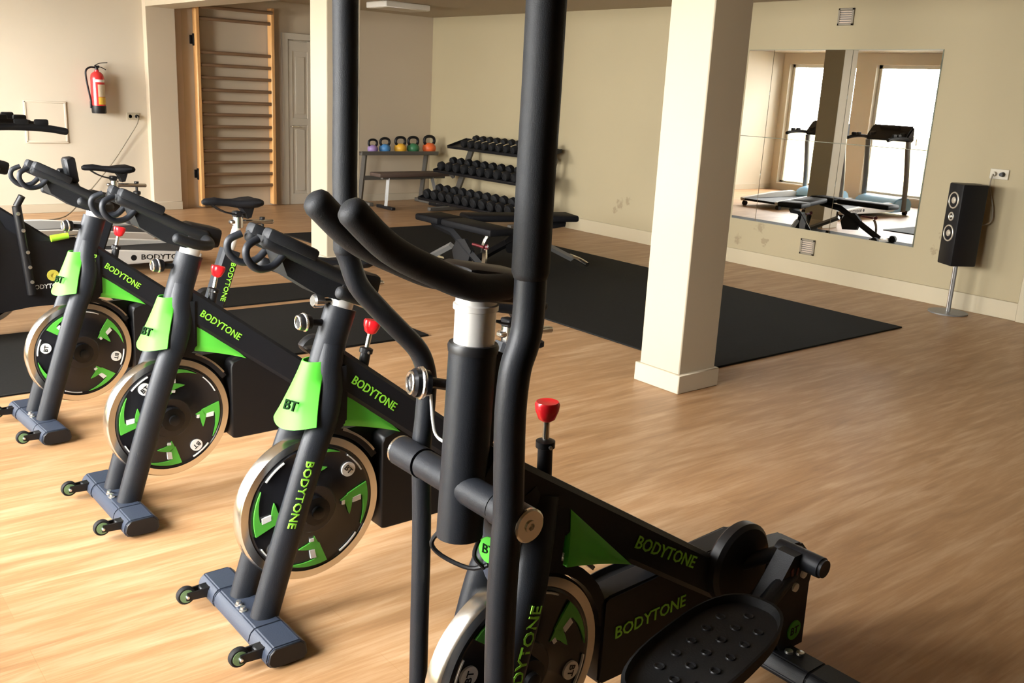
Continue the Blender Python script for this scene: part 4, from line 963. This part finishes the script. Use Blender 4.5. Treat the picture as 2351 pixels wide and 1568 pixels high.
tag(obj('speaker_cable', bm, 'cable'), 'grey cable running from the wall socket to the loudspeaker', 'cable')

# vents
def vent(x, z, label):
    v_ = thing('wall_vent', label, 'vent', (x, YR, z))
    bm = new()
    for (xx, zz, sx, sz) in ((0, 0.065, 0.16, 0.02), (0, -0.065, 0.16, 0.02), (-0.07, 0, 0.02, 0.15), (0.07, 0, 0.02, 0.15)): box(bm, (xx, -0.008, zz), (sx, 0.016, sz), 0.003)
    obj('frame', bm, 'cable', v_)
    bm = new(); box(bm, (0, -0.002, 0), (0.14, 0.004, 0.13)); obj('backing', bm, 'rack', v_)
    for i in range(6):
        bm = new(); box(bm, (0, -0.008, -0.048+i*0.019), (0.12, 0.012, 0.008), 0.001, Matrix.Rotation(0.5, 3, 'X')); obj('slat', bm, 'trim_wood', v_)
vent(-5.13, 2.40, 'small square wall vent above the mirror')
vent(-5.22, 0.295, 'small square wall vent below the mirror')

# ceiling light box
cl = thing('ceiling_light', 'white box light on the ceiling in front of the far corner', 'ceiling light', (-10.27, 6.42, 0))
bm = new(); box(bm, (0, 0, 2.525), (0.46, 0.62, 0.07), 0.008); obj('housing', bm, 'white', cl)
bm = new(); box(bm, (0, 0, 2.4885), (0.40, 0.54, 0.003)); obj('diffuser', bm, 'plastic_white', cl)

# ------------------------------------------------------------------ adjustable weight bench on the big mat
ab = thing('weight_bench', 'black adjustable weight bench standing on the wide rubber mat', 'bench', (-6.82, 5.72, 0.012), -0.30)
# local: long axis y
bm = new(); box(bm, (0, -0.27, 0.455), (0.27, 0.72, 0.06), 0.02, None, 2); obj('back_pad', bm, 'vinyl', ab)
bm = new(); box(bm, (0, 0.30, 0.455), (0.30, 0.36, 0.06), 0.02, None, 2); obj('seat_pad', bm, 'vinyl', ab)
bm = new(); tube(bm, [(0, -0.50, 0.05), (0, 0.10, 0.36), (0, 0.40, 0.40)], 0.032, 4, oval=(0.8, 1.2)); obj('frame', bm, 'black', ab)
bm = new(); tube(bm, [(0, 0.50, 0.05), (0, 0.10, 0.24)], 0.03, 4); obj('support', bm, 'midgrey', ab)
bm = new(); box(bm, (0, -0.52, 0.035), (0.46, 0.07, 0.06), 0.01); obj('rear_foot', bm, 'steel', ab)
bm = new(); tube(bm, smooth_path([(-0.22, 0.56, 0.03), (-0.12, 0.53, 0.055), (0, 0.52, 0.06), (0.12, 0.53, 0.055), (0.22, 0.56, 0.03)], 4), 0.028, 10, oval=(1, 0.8)); obj('front_foot', bm, 'steel', ab)
bm = new(); prism(bm, [(-0.18, 0.12), (0.02, 0.10), (0.06, 0.20), (0.0, 0.31), (-0.12, 0.33), (-0.22, 0.24)], (-0.02, 0, 0), (0, 1, 0), (0, 0, 1), EX, 0.04); obj('adjusting_plate', bm, 'black', ab)
bm = new(); lathe(bm, [(0.01, 0), (0.022, 0.006), (0.022, 0.024), (0, 0.028)], (0.0, -0.40, 0.30), (0.6, -1, 0.2), 14); cyl(bm, (0, -0.38, 0.295), (0, -0.22, 0.30), 0.012); obj('pull_pin', bm, 'darkred', ab)
bm = new(); tube(bm, smooth_path([(-0.04, -0.42, 0.08), (-0.02, -0.42, 0.20), (0.0, -0.39, 0.28)], 4), 0.02, 4, oval=(1.4, 0.7)); obj('post', bm, 'steel', ab)
for s in (-1, 1):
    bm = new(); cyl(bm, (s*0.19, -0.56, 0.045), (s*0.23, -0.56, 0.045), 0.045, None, 18); obj('wheel', bm, 'rubber', ab)
ab2 = copy_tree(ab); ab2.location = (-6.72, 4.86, 0.012); ab2.rotation_euler = (0, 0, PI/2)
ab['group'] = ab2['group'] = 'weight benches on the big mat'
ab['label'] = 'black weight bench on the big mat, nearer the dumbbell rack'
ab2['label'] = 'black weight bench on the big mat, nearer the white pillar and the bikes'
